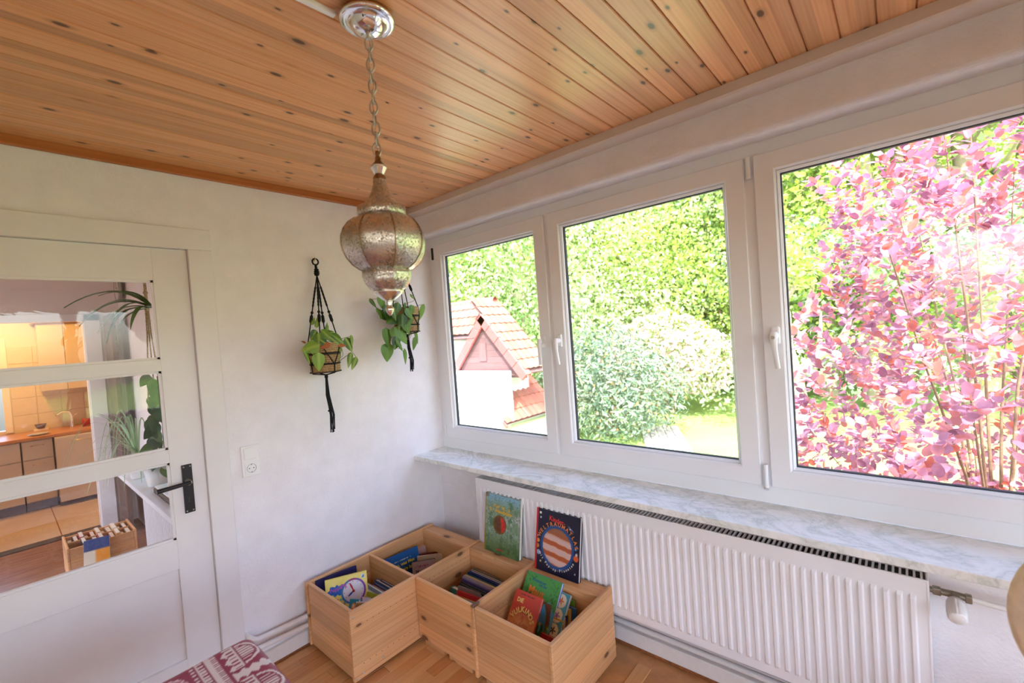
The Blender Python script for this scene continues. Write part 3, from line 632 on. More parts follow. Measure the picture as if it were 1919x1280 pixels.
for kd, x, y, yy, sz, an, le, ro in [
  ('heart', 350, 800, -.17, .100, -96, .1, 0), ('heart', 335, 585, -.17, .105, -88, .2, .5), ('heart', 440, 570, -.18, .085, -80, .3, -.2), ('heart', 520, 610, -.18, .090, -62, .25, .3), ('heart', 480, 700, -.19, .075, -110, .2, .2),
  ('slim', 480, 745, -.2, .075, -58, .15, 0), ('slim', 590, 860, -.17, .095, -84, .1, .4), ('heart', 470, 400, -.17, .085, 205, .2, -.3), ('heart', 330, 260, -.16, .085, -70, .2, .3), ('heart', 240, 120, -.15, .085, -70, .1, .4), ('slim', 95, 150, -.14, .070, -48, .1, 0), ('slim', 190, 280, -.14, .075, -54, .1, .2), ('slim', 240, 300, -.13, .060, -80, 0, .2),
  ('heart', 500, 220, -.18, .065, -110, .2, 0), ('slim', 600, 205, -.18, .075, -98, .1, .4), ('heart', 720, 265, -.16, .075, -112, .2, .5), ('heart', 650, 320, -.17, .06, -40, .2, .2), ('slim', 865, 235, -.15, .125, -112, .05, .5), ('slim', 780, 380, -.15, .100, -105, .05, .6), ('slim', 740, 610, -.15, .085, -72, .05, .3), ('slim', 745, 690, -.15, .085, -106, .05, -.4),
  ('slim', 690, 560, -.15, .065, -112, .05, .3), ('heart', 640, 450, -.17, .075, -20, .2, .3), ('heart', 590, 480, -.18, .075, -70, .2, 0), ('slim', 520, 470, -.19, .06, -100, .1, .2), ('slim', 665, 88, -.13, .05, -35, .0, .3), ('heart', 560, 560, -.15, .08, -110, .1, -.4), ('heart', 270, 330, -.12, .075, -50, .1, -.4), ('heart', 620, 300, -.20, .07, -60, .2, .2), ('heart', 560, 380, -.20, .075, -100, .2, -.2), ('slim', 700, 420, -.19, .08, -130, .1, .2), ('heart', 430, 300, -.19, .07, -80, .2, .2), ('heart', 690, 250, -.19, .06, -100, .2, .3)]:
    leaf(p2, kd, z7(x, y, yy), sz, an, le, roll=ro)
for a in ([(560, 250, -.11), (700, 270, -.16), (830, 230, -.15), (865, 235, -.15)], [(560, 260, -.11), (760, 420, -.16), (720, 480, -.16), (600, 600, -.16), (660, 660, -.16), (740, 620, -.15)], [(540, 300, -.11), (480, 480, -.18), (430, 560, -.18), (350, 800, -.17)], [(500, 480, -.18), (580, 735, -.17), (660, 715, -.16), (690, 650, -.15), (660, 560, -.15)], [(500, 200, -.11), (300, 140, -.15), (100, 160, -.14)], [(540, 240, -.11), (730, 180, -.14), (720, 110, -.13), (665, 88, -.13)], [(420, 640, -.18), (380, 790, -.18), (480, 850, -.18), (590, 860, -.17)]):
    vine(p2, [z7(*q) for q in a], .0013, 'stem_brown')

# ================================================================== CRATES (old pine shelf boards)
def plank(name, parent, p, L, Wd, T, ax, mat='pine', b=.0035):
    """board with grain along local X; p = world corner (min), ax = axes of length/width/thickness as 'xyz' letters"""
    me = MB().bbox(0, L, 0, Wd, 0, T, b).mesh(name); me.materials.append(M[mat])
    E3 = {'x': Vector((1,0,0)), 'y': Vector((0,1,0)), 'z': Vector((0,0,1))}; c = [E3[a] for a in ax]
    mt = Matrix(c).transposed(); loc = Vector(p)
    if mt.determinant() < 0: mt = Matrix((c[0], c[1], -c[2])).transposed(); loc = loc + c[2]*T
    m4 = mt.to_4x4(); m4.translation = loc - Vector(parent.location); return link(name, me, None, parent, mtx=m4)
Z0, Z1, TB = .020, .345, .018
c1 = empty('book_crate', (-.56, -.27, 0), 'long pine crate with two compartments standing along the back wall', 'crate', 'pine book crates')
plank('side_board', c1, (-.982, -.063, Z0), .837, Z1-Z0, TB, 'xzy'); plank('side_board', c1, (-.982, -.494, Z0), .837, Z1-Z0, TB, 'xzy')
plank('end_board', c1, (-.974, -.475, Z0+.004), .411, Z1-Z0-.006, TB, 'yzx'); plank('divider', c1, (-.62, -.475, Z0+.02), .411, Z1-Z0-.024, TB, 'yzx')
plank('end_board', c1, (-.236, -.475, Z0+.02), .411, Z1-Z0-.045, TB, 'yzx'); plank('ledge_board', c1, (-.236, -.475, Z1-.026), .411, .088, TB, 'yxz')
plank('bottom_board', c1, (-.955, -.475, Z0), .79, .411, .015, 'xyz')
for x_ in (-.93, -.22):
    for y_ in (-.43, -.12): plank('foot', c1, (x_, y_-.03, 0), .06, .06, Z0, 'xyz', b=.002)
bolt = MB().lathe([(0, .004), (.0045, .003), (.005, 0)], 10, (0, 0, 0), Matrix.Rotation(R_(90), 3, 'X')).mesh('bolt'); bolt.materials.append(M['steel'])
for x_, z_ in ((-.968, .318), (-.935, .042), (-.968, .034), (-.83, .052)): link('bolt', bolt, None, c1, loc=(x_+.56, -.494+.27, z_))
ph = MB()
for k in range(14):
    for z_ in (.268, .085): ph.lathe([(.0022, .0004), (.0022, 0)], 6, (-.93+k*.032+.56, -.4945+.27, z_), Matrix.Rotation(R_(90), 3, 'X'), cap=True)
for k in range(18): ph.lathe([(.0022, .0004), (.0022, 0)], 6, (-.80+k*.032+.56, -.0632+.27, .268), Matrix.Rotation(R_(90), 3, 'X'), cap=True)
for k in range(10): ph.lathe([(.0022, .0004), (.0022, 0)], 6, (-.56+k*.032+.56, -.4945+.27, .290), Matrix.Rotation(R_(90), 3, 'X'), cap=True)
ph.obj('pin_holes', M['dark'], c1)
c2 = empty('book_crate', (-.38, -.93, 0), 'pine crate with two compartments standing in front of the radiator', 'crate', 'pine book crates')
plank('side_board', c2, (-.625, -.930, Z0-.004), .480, Z1-Z0+.006, TB, 'xzy'); plank('side_board', c2, (-.625, -1.366, Z0-.004), .480, Z1-Z0+.006, TB, 'xzy')
plank('front_board', c2, (-.618, -.911, Z0+.014), .414, Z1-Z0-.018, TB, 'yzx'); plank('front_board', c2, (-.618, -1.347, Z0+.012), .416, Z1-Z0-.018, TB, 'yzx')
for y_ in (-.911, -1.347):
    plank('back_board', c2, (-.236, y_, Z0+.02), .414, Z1-Z0-.045, TB, 'yzx'); plank('ledge_board', c2, (-.236, y_, Z1-.026), .414, .088, TB, 'yxz'); plank('bottom_board', c2, (-.600, y_, Z0), .364, .414, .015, 'xyz')
    plank('plinth', c2, (-.606, y_+.04, 0), .16, Z0+.012, .016, 'yzx', b=.002); plank('plinth', c2, (-.606, y_+.235, 0), .15, Z0+.012, .016, 'yzx', b=.002); plank('foot', c2, (-.25, y_+.1, 0), .06, .2, Z0, 'xyz', b=.002)
ph = MB()
for k in range(11): ph.lathe([(.0022, .0004), (.0022, 0)], 6, (-.56+k*.032+.38, -.9304+.93, .262), Matrix.Rotation(R_(90), 3, 'X'), cap=True)
ph.obj('pin_holes', M['dark'], c2)
# ================================================================== BOOKS
def col_mat(r, g, b, rough=.4):
    k = 'cover_%d_%d_%d' % (r, g, b)
    if k not in M: M[k] = plain(k, rgb(r, g, b)[:3], rough, noise=.05, nscale=30)
    return M[k]
def lin_arr(a):
    a = np.clip(a, 0, 255)/255.; return np.where(a <= .04045, a/12.92, ((a+.055)/1.055)**2.4)
def grid_paint(name, w, h, nx, ny, fn, y=-.0004, round_=0., warp=None):
    U, V = np.meshgrid(np.linspace(0, 1, nx+1), np.linspace(0, 1, ny+1)); u, v = U.ravel(), V.ravel()
    P = np.stack([u*w, np.full_like(u, y), v*h], 1)
    if warp is not None: P = warp(u, v)
    i = np.arange((nx+1)*(ny+1)).reshape(ny+1, nx+1); Fq = np.stack([i[:-1,:-1].ravel(), i[:-1,1:].ravel(), i[1:,1:].ravel(), i[1:,:-1].ravel()], 1)
    me = np_mesh(name, P, Fq, warp is not None)
    c = lin_arr(fn(u, v)); rgba = np.concatenate([c, np.ones((len(c), 1))], 1).astype(np.float32)
    at = me.color_attributes.new('Col', 'FLOAT_COLOR', 'POINT'); at.data.foreach_set('color', rgba.ravel())
    me.materials.append(M['printed']); return me
_rng = np.random.RandomState(3)
def vnoise(u, v, s, seed=0):
    rs = np.random.RandomState(seed); g = rs.rand(64, 64); x, y = u*s, v*s; xi, yi = np.floor(x).astype(int), np.floor(y).astype(int); fx, fy = x-xi, y-yi
    fx = fx*fx*(3-2*fx); fy = fy*fy*(3-2*fy); G = lambda a, b: g[a % 64, b % 64]
    return G(xi, yi)*(1-fx)*(1-fy)+G(xi+1, yi)*fx*(1-fy)+G(xi, yi+1)*(1-fx)*fy+G(xi+1, yi+1)*fx*fy
def fbm(u, v, s, seed=0): return (vnoise(u, v, s, seed)*.5+vnoise(u, v, s*2.1, seed+1)*.3+vnoise(u, v, s*4.3, seed+2)*.2)
def mixc(base, mask, col):
    m_ = np.clip(mask, 0, 1)[:, None]; return base*(1-m_)+np.array(col, float)*m_
def flat(u, col): return np.tile(np.array(col, float), (len(u), 1))
def sm(x, a, b): t_ = np.clip((x-a)/(b-a), 0, 1); return t_*t_*(3-2*t_)
def text_mesh(s_, size, bold=0., shear=0., align='LEFT'):
    cu = bpy.data.curves.new('lettering', 'FONT'); cu.body = s_; cu.size = size; cu.offset = bold; cu.shear = shear; cu.align_x = align; cu.resolution_u = 2; cu.extrude = .0001
    o = bpy.data.objects.new('lettering', cu); COL.objects.link(o); dg = bpy.context.evaluated_depsgraph_get(); me = bpy.data.meshes.new_from_object(o.evaluated_get(dg))
    bpy.data.objects.remove(o); bpy.data.curves.remove(cu); return me
def text_on(book, s_, x, z, size, mat, bold=0., rot=0., sx=1., align='LEFT', shear=0., y=-.0009):
    me = text_mesh(s_, size, bold, shear, align); me.materials.clear(); me.materials.append(mat)
    return link('lettering', me, None, book, mtx=Matrix.Translation((x, y, z)) @ Matrix.Rotation(R_(-rot), 4, 'Y') @ Matrix.Rotation(R_(90), 4, 'X') @ Matrix.Diagonal((sx, 1, 1, 1)))
def arc_text(book, s_, cx, cz, rx, rz, a0, a1, size, mat, bold=0., inward=False, y=-.0009):
    """letters set along an ellipse from angle a0 to a1"""
    mb = MB(); n = len(s_)
    for i, ch in enumerate(s_):
        if ch == ' ': continue
        a = R_(a0+(a1-a0)*i/(n-1)); me = text_mesh(ch, size, bold, 0, 'CENTER'); tx, tz = -rx*math.sin(a), rz*math.cos(a)
        an = math.atan2(-tz, -tx) if not inward else math.atan2(tz, tx)
        mt = Matrix.Translation((cx+rx*math.cos(a), y, cz+rz*math.sin(a))) @ Matrix.Rotation(-an, 4, 'Y') @ Matrix.Rotation(R_(90), 4, 'X') @ Matrix.Translation((0, -size*.35, 0))
        mb.add([mt @ v.co for v in me.vertices], [tuple(p.vertices) for p in me.polygons]); bpy.data.meshes.remove(me)
    return mb.obj('lettering', mat, book)
def book(name, label, w, h, th, cover, group, tl, yaw, tilt, fn=None, nx=60, ny=70, spine_col=None, corner=0., cat='book', pages=True, spin=0.):
    """tl = world point of the top-left front corner, yaw = heading of the lower edge in the floor plane, tilt = leaning back, spin = rotation in its own plane"""
    X = Vector((math.cos(R_(yaw)), math.sin(R_(yaw)), 0)); Yh = Vector((0,0,1)).cross(X); Zu = Vector((0,0,1))*math.cos(R_(tilt)) + Yh*math.sin(R_(tilt)); Y = Zu.cross(X)
    if spin: X, Zu = X*math.cos(R_(spin))+Zu*math.sin(R_(spin)), Zu*math.cos(R_(spin))-X*math.sin(R_(spin))
    mt = Matrix((X, Y, Zu)).transposed().to_4x4(); mt.translation = Vector(tl) - Zu*h
    e = bpy.data.objects.new(name, None); COL.objects.link(e); e.empty_display_size = .03; e.matrix_basis = mt; tag(e, label, cat, group)
    cv = MB(); ct = min(.0025, th*.25)
    cv.bbox(0, w, 0, ct, 0, h, .0008, seg=1); cv.bbox(0, w, th-ct, th, 0, h, .0008, seg=1); cv.bbox(-.001, ct, 0, th, 0, h, .0008, seg=1)
    cv.obj('cover', cover, e)
    if pages: box_obj('pages', M['paper'], e, ct, w-.004, ct, th-ct, .003, h-.003)
    if spine_col is not None: MB().bbox(-.0018, .010, -.0006, th+.0006, .0, h, .0006, seg=1).obj('spine', spine_col, e)
    if fn is not None: link('cover_picture', grid_paint('cover_picture', w-.0012, h-.0012, nx, ny, fn), None, e)
    return e
# --- books leaning on the radiator
def f_atlas(u, v):
    c = flat(u, (17, 18, 44)) + (fbm(u, v, 9, 5)-.5)[:, None]*14
    du, dv = (u-.50)*.275, (v-.44)*.305
    r = np.hypot(du, dv); c = mixc(c, 1-sm(r, .104, .108), (34, 78, 138))
    lat = dv*math.cos(.12)+du*math.sin(.12); b = np.sin(lat*118+.9*(fbm(u, v*.35, 9, 8)-.5)+.4); pl = flat(u, (214, 176, 158)); pl = mixc(pl, sm(b, .0, .5), (178, 88, 46)); pl = mixc(pl, sm(b, -.9, -.98), (206, 178, 190)); pl = mixc(pl, sm(lat, .035, .085), (150, 96, 62))
    pl = mixc(pl, sm(np.hypot(du+.02, dv), .06, .105)*sm(-du, .0, .09)*.8, (66, 34, 34)); c = np.where((r < .091)[:, None], pl, c)
    for x, y, q, k in ((.055, .475, .012, (214,146,70)), (.05, .385, .012, (190,128,62)), (.075, .285, .014, (150,170,200)), (.93, .36, .017, (214,92,40)), (.94, .42, .008, (206,190,180)), (.92, .50, .007, (90,150,200)), (.94, .545, .006, (70,110,190)), (.04, .55, .006, (160,170,190)), (.13, .15, .006, (200,200,160)), (.78, .785, .004, (230,230,240)), (.92, .12, .004, (220,225,235)), (.10, .86, .005, (230,230,230))):
        c = mixc(c, 1-sm(np.hypot((u-x)*.275, (v-y)*.305), q*.75, q), k)
    d = np.abs((u-.80)*.6+(v-.79)); c = mixc(c, (1-sm(d, .004, .016))*(1-sm(np.abs(u-.80), .03, .09))*.7, (200, 204, 214)); return c
ATL = book('space_atlas', 'dark blue space atlas with a large planet leaning on the radiator', .266, .302, .020, col_mat(20, 22, 50), 'books displayed on the crate ledge', (-.146, -.953, .636), -90, 11, f_atlas, 90, 100, spine_col=col_mat(196, 34, 36))
OR, RD, WH = col_mat(222, 128, 56), col_mat(226, 52, 46), col_mat(236, 232, 226)
text_on(ATL, 'Kinder-', .078, .256, .034, RD, .0004, -6, .95)
arc_text(ATL, 'WELTRAUMATLAS', .133, .136, .118, .108, 158, 12, .027, OR, .0006)
arc_text(ATL, 'mit Pop-up-Planeten', .133, .134, .112, .108, 207, 330, .0185, WH, .0003, inward=True)
MB().box(.018, .030, -.001, -.0005, .276, .287).obj('logo_patch', WH, ATL)
def f_map(u, v):
    n = fbm(u, v, 8, 21); n2 = fbm(u*1.5+v, v, 16, 31); c = flat(u, (132, 160, 124)); c = mixc(c, sm(v, .75, 1.0), (138, 186, 206)); c = mixc(c, sm(n2, .45, .7)*sm(v, .25, .5)*(1-sm(v, .66, .8)), (190, 196, 196)); c = mixc(c, sm(n, .55, .75), (92, 132, 92)); c = mixc(c, 1-sm(v, .02, .35), (88, 118, 62))
    c = mixc(c, (np.abs(np.sin(n2*40)) < .30)*.7, (72, 84, 82)); c = mixc(c, (1-sm(v, .05, .25))*sm(n, .5, .6)*.7, (58, 84, 46))
    r = np.hypot((u-.44)*.27, (v-.50)*.32); md = np.where(((u-.46)+(v-.5)*.1 > .02)[:, None], np.array((196, 44, 34.)), np.array((104, 66, 36.))); md = md*(.7+.6*fbm(u, v, 26, 4))[:, None]
    c = np.where((r < .046)[:, None], md, c); c = mixc(c, (r > .044)*(r < .052), (122, 86, 34))
    for vv_, u0, u1 in ((.80, .26, .72), (.725, .14, .80)):
        c = mixc(c, (np.abs(v-vv_+.06*(u-.4)) < .026)*(u > u0)*(u < u1)*(vnoise(u, v, 24, 77) > .46), (206, 168, 56))
    c = mixc(c, (np.abs(v-.075) < .012)*(np.abs(u-.46) < .09), (196, 52, 60)); c = mixc(c, (u < .03)*1., (168, 136, 46)); c = mixc(c, ((u < .09)*(v > .93))*.7, (120, 92, 60)); return c
book('fantasy_book', 'green illustrated map-cover book leaning on the radiator near the corner', .262, .316, .026, col_mat(84, 116, 92), 'books displayed on the crate ledge', (-.152, -.583, .652), -90, 9, f_map, 84, 100)

# --- left compartment of the long crate
def f_clock(u, v):
    c = flat(u, (240, 226, 120)) + (fbm(u, v, 5, 2)-.5)[:, None]*np.array((16, 14, 60))
    x, y = (u-.27)*.205, (v-.70)*.2; bl = np.hypot(x/.050, y/.024)+.16*np.sin(np.arctan2(y, x)*7); c = mixc(c, 1-sm(bl, .96, 1.02), (36, 104, 196))
    x, y = (u-.655)*.205, (v-.595)*.2; r = np.hypot(x, y); th_ = np.arctan2(y, x); rc = np.stack([60+70*(np.cos(th_)*.5+.5), 130-70*(np.cos(th_-.2)*.5+.5), 200+0*th_-30*(np.sin(th_)*.5+.5)], 1); rc = np.where((th_ > 1.2)[:, None] & (th_ < 1.9)[:, None], np.array((150, 40, 110.)), rc)
    c = np.where((r < .062)[:, None], rc, c); c = mixc(c, 1-sm(r, .0515, .053), (232, 230, 240))
    for k in range(12):
        a = k*math.pi/6; c = mixc(c, 1-sm(np.hypot(x-.0455*math.cos(a), y-.0455*math.sin(a)), .0013, .0026), (120, 110, 130))
    c = mixc(c, (np.abs(u-.905) < .045)*(np.abs(v-.90) < .055), (206, 226, 240)); c = mixc(c, (np.abs(u-.905) < .03)*(np.abs(v-.90) < .04)*(vnoise(u, v, 50, 9) > .5), (80, 110, 160)); return c
GA = 'picture books in the left compartment of the long crate'
CK = book('clock_book', 'yellow board book with a toy clock on its cover in the long crate', .205, .20, .016, col_mat(236, 222, 120), GA, (-.918, -.138, .352), -27, 14, f_clock, 100, 100, pages=False)
PK = col_mat(196, 92, 190); text_on(CK, 'Peppa', .020, .134, .025, PK, .0005, 10); text_on(CK, 'Pig', .074, .146, .025, PK, .0005, 6)
for k, (ch, cc) in enumerate(zip('Uhren', ((40,120,190), (60,60,160), (200,60,120), (60,170,200), (40,110,190)))): text_on(CK, ch, .026+.0125*k, .088, .021, col_mat(*cc), .0006)
for k, (ch, cc) in enumerate(zip('buch', ((200,60,120), (60,170,200), (150,60,160), (40,120,190)))): text_on(CK, ch, .044+.0125*k, .064, .021, col_mat(*cc), .0006)
for nm, a, L_, cc in (('hour_hand', 215, .034, (44, 66, 166)), ('minute_hand', 112, .044, (196, 30, 50))):
    mb = MB(); d = Vector((math.cos(R_(a)), 0, math.sin(R_(a)))); c_ = Vector((.1343, -.0018, .119)); n_ = Vector((-d.z, 0, d.x)); mb.poly([c_-n_*.002, c_+d*L_*.6-n_*.0045, c_+d*L_-n_*.0025, c_+d*L_+n_*.0025, c_+d*L_*.6+n_*.0045, c_+n_*.002], (0, -.0012, 0)); mb.obj(nm, col_mat(*cc), CK)
MB().lathe([(.0065, 0), (.0062, .004), (0, .0045)], 16, (.1343, -.0018, .119), Matrix.Rotation(R_(90), 3, 'X')).obj('clock_knob', col_mat(170, 26, 40), CK)
book('picture_book', 'navy book with white page edge behind the yellow clock book', .215, .235, .010, col_mat(34, 30, 92), GA, (-.936, -.070, .338), -10, 6)
def spines(lst, grp, x0=None):
    for (nm, lab, w, h, th, cc, tl, yaw, tilt) in lst: book(nm, lab, w, h, th, col_mat(*cc), grp, tl, yaw, tilt)
spines([
 ('picture_book', 'blue thick book by the divider in the long crate', .24, .19, .020, (62, 92, 152), (-.648, -.155, .236), -90, 6),
 ('picture_book', 'dark blue paperback closest to the divider in the long crate', .24, .195, .012, (44, 62, 110), (-.634, -.190, .240), -90, 3),
 ('picture_book', 'thin blue book between red and thick blue ones in the long crate', .24, .185, .009, (74, 108, 168), (-.662, -.165, .230), -90, 8),
 ('picture_book', 'dark red book between blue and white ones in the long crate', .24, .18, .010, (132, 28, 36), (-.676, -.160, .226), -90, 8),
 ('picture_book', 'pale blue book next to the red one in the long crate', .25, .19, .014, (176, 196, 218), (-.696, -.140, .234), -90, 10)], GA)
def f_farm(u, v):
    n = fbm(u, v, 9, 61); c = flat(u, (196, 176, 140)); c = mixc(c, sm(n, .42, .5), (196, 116, 54)); c = mixc(c, sm(fbm(u, v, 7, 90), .55, .62), (92, 138, 62)); c = mixc(c, sm(fbm(u, v, 12, 70), .6, .66), (120, 72, 40)); return mixc(c, sm(v, .92, .95), (226, 220, 210))
book('picture_book', 'brown and green illustrated book with white top in the long crate', .24, .17, .012, col_mat(214, 206, 196), GA, (-.716, -.150, .222), -90, 14, f_farm, 40, 30)
book('picture_book', 'thin white booklet in front of the brown illustrated book', .20, .125, .008, col_mat(220, 214, 204), GA, (-.735, -.205, .178), -90, 20)
def f_green(u, v): return mixc(flat(u, (166, 178, 36)), (np.abs(u-.32) < .2)*(np.abs(v-.78) < .10), (226, 228, 206))
book('picture_book', 'small lime green book beside the toy clock', .15, .18, .010, col_mat(160, 172, 36), GA, (-.760, -.212, .252), -78, 24, f_green, 40, 40)
def f_wh(u, v):
    c = flat(u, (222, 216, 232)); c = mixc(c, np.abs((u-.25)+(v-.9)*.4) < .03, (150, 40, 110)); return mixc(c, np.abs((u-.75)+(v-.75)*.4) < .03, (140, 40, 100))
book('picture_book', 'white book with purple marks in front of the lime green book', .14, .14, .008, col_mat(226, 220, 232), GA, (-.798, -.232, .246), -72, 34, f_wh, 40, 40)
def f_teal(u, v): return mixc(mixc(flat(u, (40, 150, 186)), 1-sm(np.hypot(u-.5, v-.6), .2, .26), (230, 150, 90)), np.hypot(u-.5, v-.68) < .1, (236, 226, 210))
book('picture_book', 'small teal box book beside the front board of the long crate', .05, .09, .022, col_mat(46, 164, 196), GA, (-.853, -.262, .268), -60, 30, f_teal, 24, 40)
book('picture_book', 'small white picture card book next to the teal one', .07, .09, .010, col_mat(220, 226, 236), GA, (-.842, -.300, .262), -55, 30, f_farm, 24, 30)
# --- right compartment of the long crate
GB = 'picture books in the corner compartment of the long crate'
def f_max(u, v):
    c = flat(u, (22, 92, 160)); c = mixc(c, 1-sm(v, .2, .6), (34, 112, 158)); c = mixc(c, (np.abs(v-.855-.0*u) < .008)*(u > .25)*(u < .75)*(vnoise(u, v, 60, 5) > .4), (206, 222, 236)); return mixc(c, np.hypot((u-.78), (v-.42)) < .06, (150, 60, 50))
MX = book('picture_book', 'blue picture book with yellow title in the corner compartment', .22, .26, .010, col_mat(24, 92, 158), GB, (-.548, -.105, .290), -6, 14, f_max, 50, 60)
YW = col_mat(232, 214, 60); text_on(MX, 'es, was Max', .058, .190, .026, YW, .0006); text_on(MX, 'ckern kann!', .074, .158, .026, YW, .0006)
def f_com(u, v):
    c = flat(u, (176, 164, 186)); c = mixc(c, sm(v, .0, .5)*0+ (v < .45), (196, 190, 176)); x, y = (u-.52)*.9, (v-.48); c = mixc(c, (np.hypot(x/.17, y/.22) < 1), (224, 152, 40)); c = mixc(c, (np.abs(v-.70) < .06)*(u > .12)*(u < .92)*(np.abs(u-.5) > .14)*(vnoise(u*2.2, v, 16, 15) > .42), (34, 26, 40)); return mixc(c, (np.abs(v-.86) < .025)*(u > .15)*(u < .7)*(vnoise(u, v, 40, 19) > .5), (150, 70, 140))
book('comic_book', 'lilac comic book with dark spine in the corner compartment', .135, .19, .020, col_mat(26, 22, 28), GB, (-.418, -.186, .240), -37, 12, f_com, 50, 50)
spines([('picture_book', 'white paperback behind the lilac comic book', .15, .19, .014, (214, 200, 180), (-.352, -.15, .238), -42, 10), ('picture_book', 'dark red book behind the white paperback in the corner', .15, .19, .014, (120, 36, 28), (-.335, -.12, .232), -40, 8), ('picture_book', 'pale pink booklet at the back of the corner compartment', .11, .19, .008, (214, 180, 178), (-.350, -.082, .246), -4, 4)], GB)
# --- left compartment of the crate at the radiator: a row of thin books seen from above
GC = 'thin picture books in the crate compartment next to the corner'
row = [((122,112,96), 'grey-brown', .205, -.262, -.54, .222), ((92,98,104), 'slate grey', .30, -.270, -.545, .218), ((196,182,138), 'cream', .30, -.280, -.548, .220), ((30,58,124), 'royal blue', .30, -.292, -.550, .222), ((24,44,104), 'navy blue', .31, -.306, -.550, .222), ((20,96,120), 'petrol', .31, -.318, -.552, .216), ((34,110,92), 'sea green', .30, -.328, -.555, .208),
 ((206,176,84), 'mustard', .30, -.348, -.570, .232), ((176,156,164), 'pale mauve', .31, -.358, -.570, .234), ((150,136,166), 'lilac', .31, -.368, -.572, .230), ((72,60,128), 'violet', .30, -.380, -.578, .226), ((28,34,40), 'black', .30, -.394, -.586, .222), ((44,50,52), 'charcoal', .29, -.408, -.592, .220)]
for k, (cc, nm, w_, x_, y_, z_) in enumerate(row): book('picture_book', 'thin %s book standing in the row beside the corner' % nm, w_, .18, .009 if k != 3 else .013, col_mat(*cc), GC, (x_, y_, z_+.022), -90, 9)
spines([('picture_book', 'tilted grey booklet over the red one in the row', .22, .19, .006, (150, 140, 150), (-.424, -.600, .240), -84, 16), ('picture_book', 'yellow spined thin book leaning in the row', .20, .15, .007, (204, 164, 40), (-.430, -.70, .205), -86, 18), ('picture_book', 'bright red book leaning in the row', .24, .19, .012, (192, 36, 44), (-.452, -.625, .236), -84, 20), ('picture_book', 'orange book leaning against the red one', .24, .18, .012, (210, 128, 30), (-.472, -.628, .222), -84, 22)], GC)
def f_tq(u, v):
    c = flat(u, (98, 160, 172)); c = mixc(c, np.hypot((u-.28), (v-.66)) < .10, (206, 120, 90)); c = mixc(c, np.hypot((u-.55)*2, (v-.6)) < .13, (160, 110, 100)); return mixc(c, np.hypot((u-.85), (v-.45)) < .10, (96, 92, 96))
book('picture_book', 'turquoise picture book lying in front of the row of thin books', .22, .17, .012, col_mat(92, 150, 164), GC, (-.490, -.655, .232), -82, 34, f_tq, 40, 34)
book('picture_book', 'olive green book tucked behind the front board', .24, .14, .010, col_mat(160, 156, 86), GC, (-.565, -.66, .180), -90, 20); book('picture_book', 'round topped teal toy book at the crate side', .05, .18, .03, col_mat(60, 142, 150), GC, (-.438, -.552, .222), -90, 10)
book('picture_book', 'brown book against the side of the crate row', .05, .16, .03, col_mat(96, 54, 36), GC, (-.482, -.540, .19), -90, 12)
# --- right compartment
GD = 'picture books in the crate compartment with the orange-lettered cover'
def f_maus(u, v):
    n = fbm(u, v, 9, 40); c = flat(u, (96, 178, 226)); c = mixc(c, sm(v+.10*np.sin(u*14)*.4+.08*(n-.5), .60, .63), (74, 150, 70)); c = mixc(c, (vnoise(u, v, 44, 12) > .66)*(v > .58)*(np.hypot(u-.5, (v-.82)*1.2) > .26), (50, 116, 58))
    tr_ = (np.abs(u-(.80+.10*np.sin(v*5))) < .055+.10*sm(v, .5, .66)*.5)*(v < .66); c = mixc(c, tr_*1., (122, 82, 58)); c = mixc(c, (np.abs(v-.60-.12*(u-.3)) < .018)*(u < .75)*(vnoise(u, v, 20, 3) > .3), (110, 78, 60))
    g = sm(.34-v+.10*np.sin(u*50)*.6+.12*(n-.5), .0, .05); c = mixc(c, g, (84, 140, 60)); c = mixc(c, g*(vnoise(u*3, v*.6, 26, 8) > .6), (46, 104, 44)); return mixc(c, (vnoise(u, v, 30, 28) > .86)*(v < .4), (232, 196, 60))
MA = book('picture_book', 'green picture book with orange title reclining in the front crate', .212, .305, .016, col_mat(70, 130, 190), GD, (-.254, -.952, .352), -90, 37, f_maus, 70, 100)
text_on(MA, 'Abenteuer', .040, .270, .020, col_mat(20, 84, 140), .0004, -3); text_on(MA, 'mit der', .088, .255, .016, col_mat(20, 84, 140), .0004, -3); text_on(MA, 'Maus', .034, .214, .048, col_mat(236, 124, 30), .0012, -3, .95)
def f_vul(u, v):
    c = flat(u, (196, 62, 46)); c = mixc(c, 1-sm(v, .42, .72), (222, 142, 86)); c = mixc(c, (1-sm(np.hypot(u-.5, (v-.3)*1.1), .05, .45))*.8, (240, 196, 140)); c = mixc(c, (fbm(u, v, 8, 55) > .56)*.35, (176, 66, 44)); c = mixc(c, (np.abs(v-.615+.02*np.sin(u*9)) < .012)*(u > .22)*(u < .78)*(vnoise(u, v, 40, 2) > .35), (90, 60, 56)); return mixc(c, (np.abs(v-.945) < .008)*(u > .2)*(u < .75)*(vnoise(u, v, 50, 2) > .3), (110, 40, 36))
VU = book('picture_book', 'small red and orange book lying on the green picture book', .158, .225, .012, col_mat(200, 66, 48), GD, (-.366, -.968, .318), -90, 37, f_vul, 60, 80)
CR = col_mat(238, 214, 120); text_on(VU, 'DiE', .022, .176, .026, CR, .0008); arc_text(VU, 'VULKiNOS', .079, .055, .074, .098, 142, 40, .031, CR, .0012)
def f_circ(u, v):
    c = flat(u, (70, 152, 170))
    for k, (cc) in enumerate(((220,110,60), (150,100,160), (70,80,60), (30,34,36), (120,140,60))):
        y0 = .88-k*.21; x, y = (u-.80)*.20, (v-y0)*.30; r = np.hypot(x, y); c = mixc(c, r < .030, (232, 218, 190)); c = mixc(c, r < .011+.006*np.cos(np.arctan2(y, x)*5), cc)
    return c
